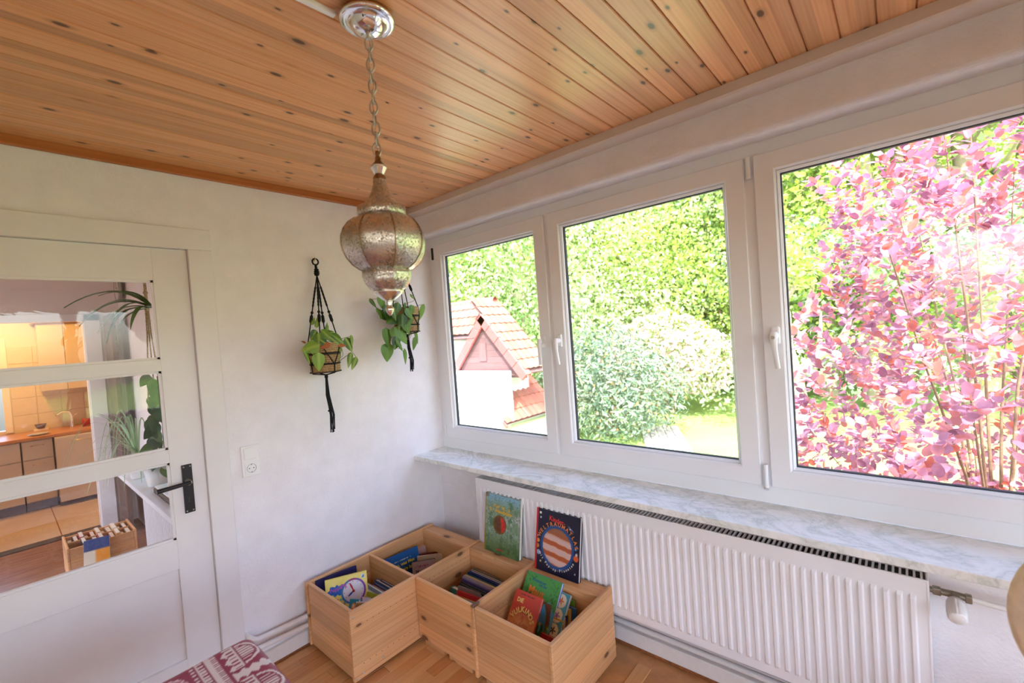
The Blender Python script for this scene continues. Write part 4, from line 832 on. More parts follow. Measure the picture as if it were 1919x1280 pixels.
book('board_book', 'teal board book with cream circles beside the green picture book', .20, .30, .014, col_mat(196, 214, 220), GD, (-.262, -1.012, .312), -90, 40, f_circ, 80, 110)
spines([('picture_book', 'grass green book at the back of the front crate', .09, .22, .012, (112, 160, 50), (-.256, -1.135, .285), -90, 8), ('picture_book', 'mid blue book behind the yellow ones in the front crate', .12, .22, .012, (40, 110, 160), (-.272, -1.122, .262), -90, 8), ('picture_book', 'white topped yellow book in the front crate', .10, .21, .020, (230, 178, 40), (-.292, -1.118, .258), -90, 10), ('picture_book', 'navy banded book below the yellow one in the front crate', .10, .20, .012, (36, 44, 110), (-.312, -1.116, .240), -90, 12),
 ('picture_book', 'ochre yellow book in the front crate near its side board', .10, .20, .022, (214, 156, 30), (-.336, -1.114, .228), -90, 14), ('picture_book', 'red book low in the front crate', .13, .16, .014, (186, 40, 36), (-.40, -1.13, .18), -90, 20), ('picture_book', 'leaf green book low in the front crate', .15, .14, .012, (92, 138, 40), (-.44, -1.14, .15), -90, 24)], GD)

# ================================================================== TABLE WITH PRINTED CLOTH
tb = empty('side_table', (-1.95, -1.15, 0), 'low wooden table hidden under the maroon printed cloth', 'table')
MB().bbox(-.42, .42, -.30, .20, .70, .722, .004).obj('tabletop', M['trimwood'], tb)
for a in (-.38, .38):
    for b in (-.26, .16): MB().bbox(a-.02, a+.02, b-.02, b+.02, 0, .70, .003).obj('leg', M['trimwood'], tb)
CX1, CY1, CY0, CZ = -1.505, -.925, -1.48, .727
def cloth_pos(s_, t_):
    """s_: arc length from the right edge leftwards (negative hangs down), t_: from the back edge towards the camera (negative hangs down behind)"""
    def fold(a, R=.035):
        if a >= R: return a, 0.
        if a > -R*.57: th_ = (R-a)/R; th_ = min(th_, math.pi/2); return R-R*math.sin(th_), -(R-R*math.cos(th_))
        return 0., -R-(-R*.57-a)
    x, dz1 = fold(s_); y, dz2 = fold(t_)
    rip = .012*math.sin(t_*38+1)*min(1, max(0, -s_-.02)*9) ; rip2 = .010*math.sin(s_*33)*min(1, max(0, -t_-.02)*9)
    return (CX1-x+rip+max(0, -s_-.03)*.10, CY1-y+rip2+max(0, -t_-.03)*.08, CZ+max(dz1+dz2, -.62)+.002*math.sin(s_*21+t_*17))
SL, TL_ = 1.02, .70; S0, T0 = -.26, -.22
def cwarp(u, v): return np.array([cloth_pos(S0+(SL-S0)*a, T0+(TL_-T0)*b) for a, b in zip(u, v)])
def f_cloth(u, v):
    s_ = S0+(SL-S0)*u; t_ = T0+(TL_-T0)*v; mar = (146, 40, 84); wh = (232, 220, 230); c = flat(u, mar) + (fbm(u, v, 60, 9)-.5)[:, None]*18
    # border of leaves and half-moons
    k = (t_ % .17); bx = s_-.055
    hm = (np.hypot((s_-.060)*1.0, (k-.085)*1.0)); inb = (s_ < .060)
    moon = (hm < .052)*inb*(s_ > .0); c = mixc(c, moon*1., wh); c = mixc(c, (hm < .044)*inb*(s_ > .004)*1., mar); c = mixc(c, (hm < .038)*inb*(s_ > .008)*((k*90 % 1) < .5), wh)
    comb = (s_ > .064)*(s_ < .098-.016*np.abs(((k*26) % 1)-.5)*2)*(np.abs(k-.085) < .058); c = mixc(c, comb*1., wh); c = mixc(c, (s_ > .068)*(s_ < .082)*((k*60 % 1) < .4)*(np.abs(k-.085) < .055), mar)
    q = np.abs(k-.0); q = np.minimum(q, .17-q); fr_ = (s_ > .0)*(s_ < .095)*(q < .022*(.4+.6*np.abs(((s_*42) % 1)-.5)*2)); c = mixc(c, fr_*1., wh)
    c = mixc(c, (s_ < -.01)*(vnoise(s_*10+9, t_*10+9, 6, 14) > .5)*((np.abs(s_*45 % 1-.5) < .3)), wh)
    # comb stripe and beaded line
    c = mixc(c, (s_ > .116)*(s_ < .132), wh); c = mixc(c, (s_ > .104)*(s_ <= .117)*((t_*110 % 1) < .55), wh); c = mixc(c, (s_ > .136)*(s_ < .146)*((t_*190 % 1) < .6), wh); c = mixc(c, (s_ > .148)*(s_ < .151), wh); c = mixc(c, (s_ > .158)*(s_ < .163)*((t_*60 % 1) < .5), wh)
    # rows of elephants
    for (s0, t0, sc) in ((.275, .105, 1.), (.275, .375, 1.), (.56, .105, 1.), (.56, .375, 1.), (.85, .105, 1.), (.85, .375, 1.), (.275, -.13, 1.), (.56, -.13, 1.)):
        X = (s_-s0)/sc; Y = (t_-t0)/sc
        e = np.hypot(X/.070, Y/.060) < 1; e |= np.hypot((X+.060)/.034, (Y+.03)/.036) < 1; e |= (np.abs(X+.085-.0*Y) < .012)*(Y > -.03)*(Y < .06)
        for lx in (-.046, -.012, .034, .058): e |= (np.abs(X-lx) < .012)*(Y > 0)*(Y < .105)
        lines = (vnoise(s_*40+50, t_*40+50, 5, 33) > .50); c = mixc(c, e*(.45+.5*lines), wh); ring_ = np.abs(np.hypot((X)/.048, (Y+.012)/.036)-1) < .10; c = mixc(c, ring_*1., wh)
    c = mixc(c, (np.abs((t_-.255)) < .006)*(s_ > .17), wh); c = mixc(c, (np.abs((t_-.0)) < .007)*(s_ > .17)*((s_*40 % 1) < .6), wh); return c
cl = link('tablecloth', grid_paint('tablecloth', 1, 1, 300, 240, f_cloth, warp=cwarp), None)
sol = cl.modifiers.new('thickness', 'SOLIDIFY'); sol.thickness = .002; sol.offset = -1
tag(cl, 'maroon cotton cloth with white elephants and borders draped at the lower left', 'tablecloth')

# ================================================================== CHAIR AT THE RIGHT EDGE
ch = empty('wooden_chair', (-.98, -2.92, 0), 'blurred tan rounded chair back cut off by the right edge', 'chair')
TAN = M['tan'] = plain('tan_upholstery', rgb(240,214,184)[:3], .6, noise=.06, nscale=60)
ed = dist(1886, 1140, .80); RB = .19; vd = (ed-Vector(CAM)); vd.z = 0; vd.normalize(); rd_ = Vector((vd.y, -vd.x, 0))
cc = ed + rd_*RB; ch.location = (cc.x, cc.y, 0)
ndir = math.atan2(-vd.y, -vd.x)
ch.rotation_euler = (0, 0, ndir); hz = cc.z
MB().lathe([(0, -.022), (RB*.8, -.022), (RB*.94, -.016), (RB, 0), (RB*.94, .016), (RB*.8, .022), (0, .022)], 48, (0, 0, hz), Matrix.Rotation(R_(90), 3, 'Y')).obj('backrest', TAN, ch)
MB().bbox(-.42, -.03, -.19, .19, .43, .47, .02).obj('seat', TAN, ch)
for a, b, z_ in ((-.06, -.13, .92), (-.06, .13, .92), (-.39, -.16, .44), (-.39, .16, .44)):
    MB().tube([(a, b*1.08, 0), (a+.01, b, z_*.6), (a+(.05 if z_ > .5 else 0), b*.92, z_)], .016, 10).obj('leg', M['beech'], ch)

# ================================================================== ROOM BEHIND THE GLASS DOOR
BX, BY = -1.14, 3.30            # window wall and far wall of that room
M['rosewall'] = plain('warm_wall_paint', (.78,.70,.65), .8, noise=.02, nscale=5, bump=.1)
M['walldark'] = plain('brown_curtain', (.16,.11,.09), .8, noise=.1)
t = NT('brown_laminate'); c = t.coord(); g = t.noise(t.mapping(c, (4, 30, 4)), 1., 4); t.set(Base_Color=t.ramp(g, [(.3, rgb(112,76,56)), (.7, rgb(158,114,88))]), Roughness=.25); M['laminate'] = t.m
M['kitchentile'] = plain('cream_wall_tile', (.74,.66,.52), .25, noise=.03); M['floortile'] = plain('beige_floor_tile', (.58,.46,.34), .3, noise=.05, nscale=9); M['cab'] = plain('beige_cabinet', (.62,.53,.44), .35, noise=.02); M['worktop'] = plain('wooden_worktop', rgb(190,130,72)[:3], .35, noise=.12, nscale=20)
struct(box_obj('floor_hall', M['laminate'], None, -4.2, BX, .12, BY+.1, -.12, -.001)); struct(box_obj('floor_kitchen', M['cork'], None, -4.2, -.6, BY+.1, 5.5, -.12, -.008))
ft = bpy.data.objects['floor_kitchen']; tme = MB().bbox(0, .56, 0, .56, -.008, 0, .002, seg=1).mesh('floor_tile'); tme.materials.append(M['floortile'])
for i in range(5):
    for j in range(3): link('floor_tile', tme, None, ft, loc=(-3.4+i*.568+.04, BY+.11+j*.568+.02, -.001))
struct(box_obj('ceiling_hall', M['rosewall'], None, -4.2, -.6, .12, 5.6, 2.5, 2.6))
wl = MB(); wl.box(BX, BX+.2, .12, .42, -.1, 2.5); wl.box(BX, BX+.2, 1.75, 5.6, -.1, 2.5); wl.box(BX, BX+.2, .42, 1.75, -.1, .76); wl.box(BX, BX+.2, .42, 1.75, 2.2, 2.5); struct(wl.obj('wall_hall_right', M['plaster']))
wq = MB(); wq.box(-4.4, -4.2, .12, 5.6, -.1, .4); wq.box(-4.4, -4.2, .12, 5.6, 2.2, 2.5); wq.box(-4.4, -4.2, 2.9, 5.6, .4, 2.2); wq.box(-4.4, -4.2, .12, .5, .4, 2.2); struct(wq.obj('wall_hall_left', M['rosewall']))  # unseen opening in this wall added to brighten the next room
OX1, OX0, OZ = -1.40, -2.25, 1.945
wk = MB(); wk.box(OX1, BX, BY, BY+.1, -.1, 2.5); wk.box(-4.2, OX0, BY, BY+.1, -.1, 2.5); wk.box(OX0, OX1, BY, BY+.1, OZ, 2.5); struct(wk.obj('wall_hall_back', M['rosewall']))
dc = MB(); dc.bbox(OX1, OX1+.115, BY-.02, BY, 0, 2.01, .004); dc.bbox(OX0-.1, OX1+.115, BY-.02, BY, OZ, 2.01, .004); dc.bbox(OX0-.1, OX0, BY-.02, BY, 0, 2.01, .004); dc.box(OX1-.004, OX1, BY, BY+.1, 0, OZ)
struct(dc.obj('door_2', M['door']), 'white door casing of the kitchen doorway')
struct(box_obj('trim_5', M['dark'], None, OX0, OX1, BY-.01, BY+.11, -.001, .006), 'dark metal strip on the kitchen threshold')
hw = empty('window_6', (0, 0, 0)); struct(hw, 'window of the next room behind the potted plants')
f4 = MB(); ring(f4, .42, 1.75, .80, 2.2, .09, BX+.06, BX+.13); f4.box(BX+.06, BX+.13, 1.02, 1.14, .8, 2.2); f4.obj('frame', M['pvc'], hw); box_obj('pane', M['glass'], hw, BX+.09, BX+.094, .5, 1.67, .88, 2.12)
struct(MB().bbox(-1.455, BX+.06, .20, 1.76, .76, .79, .004).obj('sill_hall', M['plaster']), 'white window board in the next room')
dd_ = empty('open_door', (-1.235, 3.24, 0), 'dark brown open door leaf beside the kitchen doorway', 'door'); MB().bbox(-.03, .005, -.36, .02, .02, 1.98, .004).obj('door_leaf', M['walldark'], dd_); MB().tube([(-.03, -.28, 1.0), (-.07, -.28, 1.0), (-.075, -.2, 1.0)], .008, 8).obj('door_handle', M['steel'], dd_)
ck = empty('wall_clock', (-1.165, 2.95, 2.21), 'grey round wall clock seen edge-on through the door glass', 'clock'); MB().lathe([(0, .0), (.115, .0), (.125, .012), (.118, .03), (.10, .026), (0, .024)], 40, (0, 0, 0), Matrix.Rotation(R_(-90), 3, 'Y')).obj('clock_case', plain('grey_metal', (.28,.27,.26), .3, .6), ck)
MB().lathe([(0, .027), (.10, .027)], 32, (0, 0, 0), Matrix.Rotation(R_(-90), 3, 'Y')).obj('clock_face', plain('clock_face', (.6,.58,.55), .4), ck); MB().box(-.030, -.0285, -.003, .003, -.005, .075).box(-.030, -.0285, -.05, .005, -.003, .003).obj('hands', M['black'], ck)
# --- radiator and tray under the hall window
hr = empty('hall_radiator', (-1.30, 1.0, 0), 'white panel radiator under the window board of the next room', 'radiator'); MB().bbox(-.05, .05, -.55, .55, .15, .70, .01).obj('panel', M['radiator'], hr); MB().box(-.02, .02, -.40, -.36, 0, .15).obj('foot', M['radiator'], hr); MB().box(-.02, .02, .36, .40, 0, .15).obj('foot', M['radiator'], hr)
ct_ = MB()
for k in range(24): ct_.bbox(-.058, -.048, -.53+k*.045, -.51+k*.045, .19, .66, .004)
ct_.obj('ribs', M['radiator'], hr); MB().bbox(-.052, .052, -.54, .54, .70, .706, .002).obj('grille', plain('grey_grille', (.45,.43,.41), .5), hr)
pb = empty('record_player', (-1.29, .62, .79), 'white topped box with black base on the window board', 'appliance'); MB().bbox(-.12, .13, -.19, .22, .0, .028, .004).obj('base', M['black'], pb); MB().bbox(-.115, .125, -.185, .215, .028, .040, .012).obj('lid', M['socket'], pb)
bt = empty('amber_bottle', (-1.265, .66, .83), 'small amber bottle standing on the white topped box', 'bottle'); MB().lathe([(0, 0), (.022, 0), (.024, .01), (.023, .06), (.010, .08), (.009, .10), (0, .10)], 20).obj('bottle_body', plain('amber_glass', (.35,.15,.03), .15), bt)
# --- plants on the hall sill
def potted(name, loc, r, h, label, cmat):
    e = empty(name, loc, label, 'plant', 'plants on the window board of the next room'); MB().lathe([(0, 0), (r*.72, 0), (r*.78, .006), (r, h), (r*.92, h), (r*.88, h*.85), (0, h*.85)], 32).obj('pot', cmat, e); MB().lathe([(0, h*.87), (r*.88, h*.86)], 20).obj('soil', M['soil'], e); return e
wp = plain('white_ceramic', (.82,.81,.80), .2, noise=0)
sp = potted('spider_plant', (-1.385, 1.36, .79), .062, .13, 'spider plant with long thin arching leaves behind the door glass', wp)
M['leaf_spider'] = leaf_mat('spider_leaf', [rgb(130,160,116), rgb(170,192,150), rgb(204,214,176)], .2, .4, island=False)
for k in range(26):
    a = R_(k*137.5); L_ = random.uniform(.32, .58); up = random.uniform(.14, .36); d = Vector((math.cos(a), math.sin(a), 0))
    if d.x > .1: d.x *= -.6
    P0 = Vector((0, 0, .12)); pts = [P0 + d*L_*f*.75 + Vector((0, 0, up*math.sin(f*2.6)*1.1 - .22*f*f)) for f in np.linspace(0, 1, 9)]
    vs = []; fs = []
    for i, p_ in enumerate(pts):
        wd = .0062*(1-i/9.5); sd_ = d.cross(Vector((0,0,1))).normalized()*wd; vs += [p_-sd_, p_+Vector((0,0,-.001)), p_+sd_]
    for i in range(8): fs += [(i*3, i*3+1, i*3+4, i*3+3), (i*3+1, i*3+2, i*3+5, i*3+4)]
    me = np_mesh('leaf', vs, fs, True); me.materials.append(M['leaf_spider']); link('leaf', me, None, sp)
sn = potted('variegated_succulent', (-1.36, 1.02, .79), .060, .11, 'white pot with short striped succulent leaves behind the door glass', wp)
M['leaf_pale'] = leaf_mat('pale_leaf', [rgb(120,150,80), rgb(214,220,160), rgb(90,130,60)], .2, .4, island=False)
spm = strap_mesh('leaf', M['leaf_pale'], .16, .35)
for k in range(14):
    o = link('leaf', spm, None, sn, loc=(0, 0, .09), rot=(R_(random.uniform(25, 62)), 0, R_(k*51))); o.scale = (.16,)*3
po = potted('climbing_pothos', (-1.31, .98, .79), .058, .12, 'tall pothos climbing a pole behind the door glass', plain('terracotta_grey', (.45,.40,.36), .6))
MB().tube([(0, 0, .1), (.005, .0, .4), (0, .0, .66)], .013, 8).obj('moss_pole', M['stem_brown'], po)
for k in range(22):
    z_ = .12+k*.026; a = 180+random.uniform(-75, 75); p_ = Vector((-1.31, .98, .79+z_)) + Vector((math.cos(R_(a))*.05, math.sin(R_(a))*.05, 0)); leaf(po, 'house', p_, random.uniform(.07, .115), random.uniform(195, 300), .4, out=(-.5, -1, .1), roll=random.uniform(-1, 1))
hp = empty('hanging_dracaena', (-1.30, .93, 2.12), 'hanging plant with long dark strap leaves at the top pane', 'plant', 'plants on the window board of the next room')
MB().tube([(0, 0, .38), (0, 0, .2), (.0, .0, .02)], .006, 8).obj('rope', M['seagrass'], hp)
kn = MB(); 
for z_ in (.05, -.02, -.09, -.16, -.26, -.33, -.40): kn.lathe([(0, .016), (.013, .004), (.013, -.006), (0, -.016)], 10, (-.03, .1, z_))
for dx in (-.02, .0, .02): kn.tube([(-.03, .1, .06), (-.03+dx*.5, .1, -.42), (-.03+dx*2, .1+dx, -.86)], .004, 6)
kn.obj('macrame_rope', M['seagrass'], hp)
stm = strap_mesh('leaf', M['leaf_house'], .155, .62)
for k, (a, el, s_) in enumerate(((196, 20, .42), (186, 4, .36), (204, -18, .34), (176, -8, .30), (214, 2, .28), (190, -30, .30), (166, 14, .30), (230, -12, .26), (200, 34, .28))):
    o = link('leaf', stm, None, hp, loc=(-.02, .02, -.26), rot=(0, 0, 0)); o.rotation_euler = (R_(el), 0, R_(a-90)); o.scale = (s_*.9, s_, s_)
# --- low shelf with books standing on the floor of the next room
sh = empty('low_bookshelf', (-1.52, 2.28, 0), 'low pine shelf filled with paperbacks on the floor of the next room', 'shelf')
for y_ in (-.17, 0, .17): plank('shelf_board', sh, (-1.70, 2.28+y_-.008, .02), .36, .22, .014, 'xzy')
plank('shelf_side', sh, (-1.712, 2.10, 0), .36, .25, .014, 'yzx'); plank('shelf_side', sh, (-1.34, 2.10, 0), .36, .25, .014, 'yzx'); plank('shelf_base', sh, (-1.70, 2.10, .0), .36, .36, .014, 'xyz')
cols = [(190,170,150),(160,60,50),(214,206,196),(120,96,80),(200,150,90),(90,80,90),(180,60,60),(220,200,160),(80,100,130),(170,150,130),(60,50,50),(196,90,60)]
nmn = ['cream','brick red','white','brown','tan','grey','red','pale yellow','slate blue','beige','dark','rust']
for r_ in range(2):
    for k in range(11):
        if r_ == 0 and k < 2: continue
        cc_ = cols[(k*5+r_*3) % 12]; nm = nmn[(k*5+r_*3) % 12]
        b_ = empty('paperback', (-1.69+k*.031, 2.115+r_*.17, .014), '%s paperback in the %s row of the low shelf behind the door' % (nm, ('near', 'far')[r_]), 'book', 'paperbacks in the low shelf')
        MB().bbox(0, .026, 0, .15, 0, .20+.02*((k*7) % 3), .002, seg=1).obj('cover', col_mat(*cc_), b_); MB().box(.003, .023, .004, .146, .2+.02*((k*7) % 3)-.001, .2+.02*((k*7) % 3)+.0006).obj('pages', M['paper'], b_)
def f_box(u, v): return mixc(mixc(flat(u, (226, 214, 190)), sm(u, .4, .5), (230, 150, 50)), (v > .6)*1., (60, 80, 130))
book('picture_book', 'colourful picture book slanting in the low shelf behind the door', .14, .20, .012, col_mat(220, 200, 170), 'paperbacks in the low shelf', (-1.62, 2.12, .265), -10, 35, f_box, 20, 20)
# --- kitchen
kb = MB(); kb.box(-4.2, -1.875, 5.3, 5.45, -.1, .84); kb.box(-4.2, -3.0, 5.3, 5.45, .84, 2.5); kb.box(-1.875, -.6, 5.3, 5.45, -.1, 2.5); kb.box(-3.0, -1.875, 5.3, 5.45, 1.9, 2.5); struct(kb.obj('wall_kitchen', M['rosewall']))
struct(box_obj('window_7', M['pvc'], None, -1.93, -1.872, 5.28, 5.34, .82, 1.9)); box_obj('pane', M['glass'], bpy.data.objects['window_7'], -3.0, -1.93, 5.36, 5.364, .84, 1.9)
wt = bpy.data.objects['wall_kitchen']; tme = MB().bbox(0, .196, -.008, 0, 0, .196, .002, seg=1).mesh('wall_tile'); tme.materials.append(M['kitchentile'])
for i in range(5):
    for j in range(5): link('wall_tile', tme, None, wt, loc=(-1.865+i*.2, 5.3, .80+j*.2))
cab_defs = [(-2.45, -1.845, 'beige kitchen base cabinet with drawer left of the sink'), (-1.835, -1.60, 'narrow beige kitchen base cabinet with brass handles'), (-1.59, -1.15, 'beige kitchen base cabinet nearest the doorway jamb')]
for k, (x0, x1, lab) in enumerate(cab_defs):
    e = empty('kitchen_cabinet', ((x0+x1)/2, 4.95, 0), lab, 'cabinet', 'kitchen base cabinets'); w2 = (x1-x0)/2; yf = 4.66 if k < 2 else 4.58
    MB().bbox(-w2, w2, yf-4.95+.02, .33, .10, .765, .002).obj('body', M['cab'], e); MB().box(-w2, w2, yf-4.95+.07, .3, .0, .10).obj('plinth', M['walldark'], e)
    dz = ((.11, .55), (.56, .755)) if k < 2 else ((.05, .755),)
    for j, (a, b) in enumerate(dz):
        d_ = MB().bbox(-w2+.003, w2-.003, yf-4.95, yf-4.95+.019, a, b, .003).obj('door' if j == 0 else 'drawer', M['cab'], e)
        MB().tube([(-w2*.4, yf-4.95, b-.05), (-w2*.4, yf-4.95-.025, b-.05), (w2*.4, yf-4.95-.025, b-.05), (w2*.4, yf-4.95, b-.05)], .005, 8).obj('handle', M['brass'], d_)
tag(MB().bbox(-2.46, -1.14, 4.61, 5.28, .768, .803, .006).obj('kitchen_worktop', M['worktop']), 'wooden kitchen worktop seen through the door glass', 'worktop')
wc = empty('wall_cabinet', (-1.53, 5.12, 1.26), 'beige kitchen wall cabinet above the sink', 'cabinet'); MB().bbox(-.10, .34, -.12, .165, 0, .78, .003).obj('body', M['cab'], wc); MB().bbox(-.098, .11, -.14, -.122, .004, .776, .003).obj('door', M['cab'], wc); MB().bbox(.114, .338, -.14, -.122, .004, .776, .003).obj('door', M['cab'], wc); MB().bbox(-.14, .34, -.17, .165, .78, .80, .006).obj('top_moulding', M['worktop'], wc)
tp = empty('kitchen_tap', (-1.43, 5.02, .803), 'steel kitchen tap over the sink', 'tap'); MB().tube([(.02, 0, 0), (.02, 0, .14), (.0, -.0, .19), (-.06, -.03, .20), (-.11, -.05, .17)], [.018, .013, .012, .011, .010], 10).obj('spout', M['chrome'], tp); MB().tube([(.02, 0, .12), (.07, -.02, .16)], .007, 8).obj('lever', M['chrome'], tp)
dp = empty('dish_plates', (-1.70, 4.74, .803), 'small stack of grey plates on the worktop edge', 'plates'); 
for k in range(2): MB().lathe([(0, .0), (.05, 0), (.085, .012), (.083, .014), (.05, .004), (0, .003)], 28, (.01*k, 0, .006*k)).obj('plate', plain('grey_plate', (.5,.5,.5), .25), dp)
cp = empty('red_mug', (-1.30, 4.92, .803), 'red mug standing beside the kitchen tap', 'mug'); MB().lathe([(0, 0), (.032, 0), (.036, .09), (.032, .09), (.029, .01), (0, .01)], 20).obj('mug_body', col_mat(170, 30, 26), cp); MB().tube([(.034, 0, .07), (.058, 0, .06), (.055, 0, .03), (.033, 0, .02)], .005, 8).obj('handle', col_mat(170, 30, 26), cp)
bw = empty('small_basket', (-1.66, 5.18, .83), 'small dark soap dish on the tiled kitchen wall', 'dish'); MB().lathe([(0, 0), (.03, 0), (.05, .05), (.046, .05), (.028, .006), (0, .006)], 16).obj('dish_body', M['walldark'], bw); MB().bbox(-.06, .06, -.02, .02, -.027, 0, .003).obj('stand', M['socket'], bw)
kl = empty('kitchen_lamp', (-2.0, 4.5, 2.40), 'round warm kitchen ceiling lamp hidden above the doorway', 'lamp'); MB().lathe([(0, .1), (.16, .1), (.17, .06), (.14, .03), (0, .02)], 32).obj('lamp_bowl', M['socket'], kl)
la = bpy.data.lights.new('kitchen_lamp_bulb', 'AREA'); la.shape = 'DISK'; la.size = .3; la.energy = 11; la.color = (1, .52, .09); lo_ = bpy.data.objects.new('kitchen_lamp_bulb', la); COL.objects.link(lo_); lo_.location = (-2.0, 4.5, 2.40)
# ================================================================== OUTDOORS
GZ = -1.5
t = NT('lawn'); c = t.coord(); n = t.noise(c, .8, 5); n2 = t.noise(c, 60, 3); t.set(Base_Color=t.mix(.5, t.ramp(n, [(.3, rgb(126,154,72)), (.7, rgb(160,184,96))]), t.ramp(n2, [(.3, rgb(112,144,62)), (.7, rgb(168,190,104))])), Roughness=.9); t.bump(n2, .6, .03); M['lawn'] = t.m
t = NT('hill_undergrowth'); c = t.coord(); n = t.noise(c, .5, 6, .7); t.set(Base_Color=t.ramp(n, [(.3, rgb(96,130,56)), (.7, rgb(170,196,96))]), Roughness=.95); M['hill'] = t.m
M['paver'] = plain('grey_paver', rgb(176,170,160)[:3], .85, noise=.1, nscale=12, bump=.3); M['render'] = plain('white_render', (.70,.68,.65), .9, noise=.03, nscale=12, bump=.2); M['exterior'] = plain('house_render', (.72,.70,.66), .9)
t = NT('clay_tile'); c, rnd = obj_random_vec(t, t.coord()); n = t.noise(c, 9, 4); a = t.ramp(rnd, [(0, rgb(178,108,82)), (.5, rgb(160,88,66)), (1, rgb(190,124,98))]); t.set(Base_Color=t.mix(t.ramp(n, [(.5, (0,0,0,1)), (.72, (.55,.55,.55,1))]), a, rgb(120,92,84)), Roughness=.85); t.bump(n, .3, .01); M['clay'] = t.m
M['redtile'] = plain('red_verge_tile', rgb(190,92,82)[:3], .7, noise=.12, nscale=30); M['weathered'] = pine('weathered_shaded_wood', rgb(132,100,92), rgb(116,84,78), rgb(84,58,54), knot_keep=.1, strip=.16, rough=.9); M['bark'] = plain('pale_bark', rgb(176,158,132)[:3], .95, noise=.25, nscale=14, bump=.9, bdist=.03); M['twig'] = plain('twig_bark', rgb(150,122,92)[:3], .9, noise=.2, nscale=40)  # weathered gable wood, its colour also darkened for the overhang's shade
M['moss'] = plain('mossy_mortar', rgb(150,146,128)[:3], .95, noise=.3, nscale=25, bump=.8)
V = []; nx_, ny_ = 40, 60; P = []
for i in range(nx_+1):
    for j in range(ny_+1):
        d = 2+i*1.7; y_ = -45+j*1.75; hh = GZ + max(0, (math.hypot(d, y_*.55)-24))*.62 + .25*math.sin(y_*.6+d*.3)*min(1, max(0, d-20)*.1); P.append((d-1.74, y_, hh))
Fq = [(i*(ny_+1)+j, (i+1)*(ny_+1)+j, (i+1)*(ny_+1)+j+1, i*(ny_+1)+j+1) for i in range(nx_) for j in range(ny_)]
gm = np_mesh('ground_lawn', P, Fq, True); gd = struct(link('ground_lawn', gm, M['lawn']), 'bright green lawn rising to a wooded slope')
struct(MB().bbox(.26, 4.6, -9, 3.4, GZ-.1, GZ+.04, .02).obj('ground_bounce', M['paver']), 'unseen grey paving added below the windows for neutral bounce light')  # out-of-view paving added to bounce neutral light indoors
# paved path
pa = empty('garden_path', (8.4, 1.9, GZ), 'grey paved garden path beside the big shrub', 'path'); pv = MB().bbox(-.14, .14, -.095, .095, 0, .035, .008, seg=1).mesh('paver'); pv.materials.append(M['paver'])
dv = Vector((.88, .47, 0)).normalized(); nv = Vector((-dv.y, dv.x, 0))
for i in range(-7, 8):
    for j in range(-2, 3):
        o = link('paver', pv, None, pa, rot=(random.uniform(-.02, .02), random.uniform(-.02, .02), math.atan2(dv.y, dv.x)+random.uniform(-.03, .03))); q = dv*(i*.295+(j % 2)*.14)+nv*(j*.205); o.location = (q.x, q.y, .0+random.uniform(0, .01))
# --- leaf clouds
def leaf_cloud(name, pts, nrm, size, mat, asp=.55, fold=.25, jitter=.9):
    """one mesh of folded diamond leaves at pts, facing roughly along nrm"""
    n = len(pts); rs = np.random
    N_ = nrm + jitter*rs.randn(n, 3); N_ /= np.linalg.norm(N_, axis=1)[:, None]+1e-9
    A = np.cross(N_, rs.randn(n, 3)); A /= np.linalg.norm(A, axis=1)[:, None]+1e-9; B = np.cross(N_, A)
    s_ = (size*rs.uniform(.6, 1.3, n))[:, None]
    v0 = pts - A*s_*.5; v2 = pts + A*s_*.5; v1 = pts + B*s_*asp*.5 + N_*s_*fold*.4; v3 = pts - B*s_*asp*.5 + N_*s_*fold*.4
    V_ = np.stack([v0, v1, v2, v3], 1).reshape(-1, 3); i = np.arange(n)*4
    me = np_mesh(name, V_, np.concatenate([np.stack([i, i+1, i+2], 1), np.stack([i, i+2, i+3], 1)])); me.materials.append(mat); return me
def blob_points(n, blobs, shell=.55):
    out = []; nr = []
    w_ = np.array([b[3]*b[4]*b[5] for b in blobs])**.67; cnt = (n*w_/w_.sum()).astype(int)
    for (x, y, z, a, b, c_), k in zip(blobs, cnt):
        d = np.random.randn(k, 3); d /= np.linalg.norm(d, axis=1)[:, None]; r = shell+(1-shell)*np.random.rand(k)**.6
        r *= 1+.16*np.sin(d[:, 0]*7+x*3)*np.sin(d[:, 1]*8+y*2)*np.sin(d[:, 2]*7+z)
        out.append(np.stack([x+d[:, 0]*a*r, y+d[:, 1]*b*r, z+d[:, 2]*c_*r], 1)); nr.append(d+np.array((0, 0, .35)))
    return np.concatenate(out), np.concatenate(nr)
GR = {'yellow': leaf_mat('sunlit_leaf', [rgb(138,168,52), rgb(182,204,88), rgb(214,226,130)], .45, .6), 'pale': leaf_mat('pale_green_leaf', [rgb(142,172,98), rgb(188,206,140), rgb(220,230,184)], .45, .6), 'deep': leaf_mat('deep_green_leaf', [rgb(88,128,66), rgb(136,172,92), rgb(184,206,128)], .4, .6), 'fir': leaf_mat('fir_leaf', [rgb(132,158,134), rgb(178,196,154), rgb(214,220,156)], .3, .7)}
tmesh = {}
for key, gmat in GR.items():
    bl = []
    for k in range(22):
        a = random.uniform(0, 6.28); zz_ = random.uniform(.12, 1.); rr = .36*math.sin(min(1, zz_*1.05+.1)*2.6)+.05 if key != 'fir' else .40*(1.04-zz_)
        bl.append((rr*math.cos(a), rr*math.sin(a), zz_*.86, .19, .19, .13 if key != 'fir' else .09))
    p_, n_ = blob_points(17000, bl, .35); tmesh[key] = leaf_cloud('foliage', p_, n_, .0135, gmat, .6)
tk = MB(); tk.tube([(0, 0, 0), (.01, .0, .25), (-.01, .01, .55), (.0, 0, .9)], [.03, .022, .014, .004], 8)
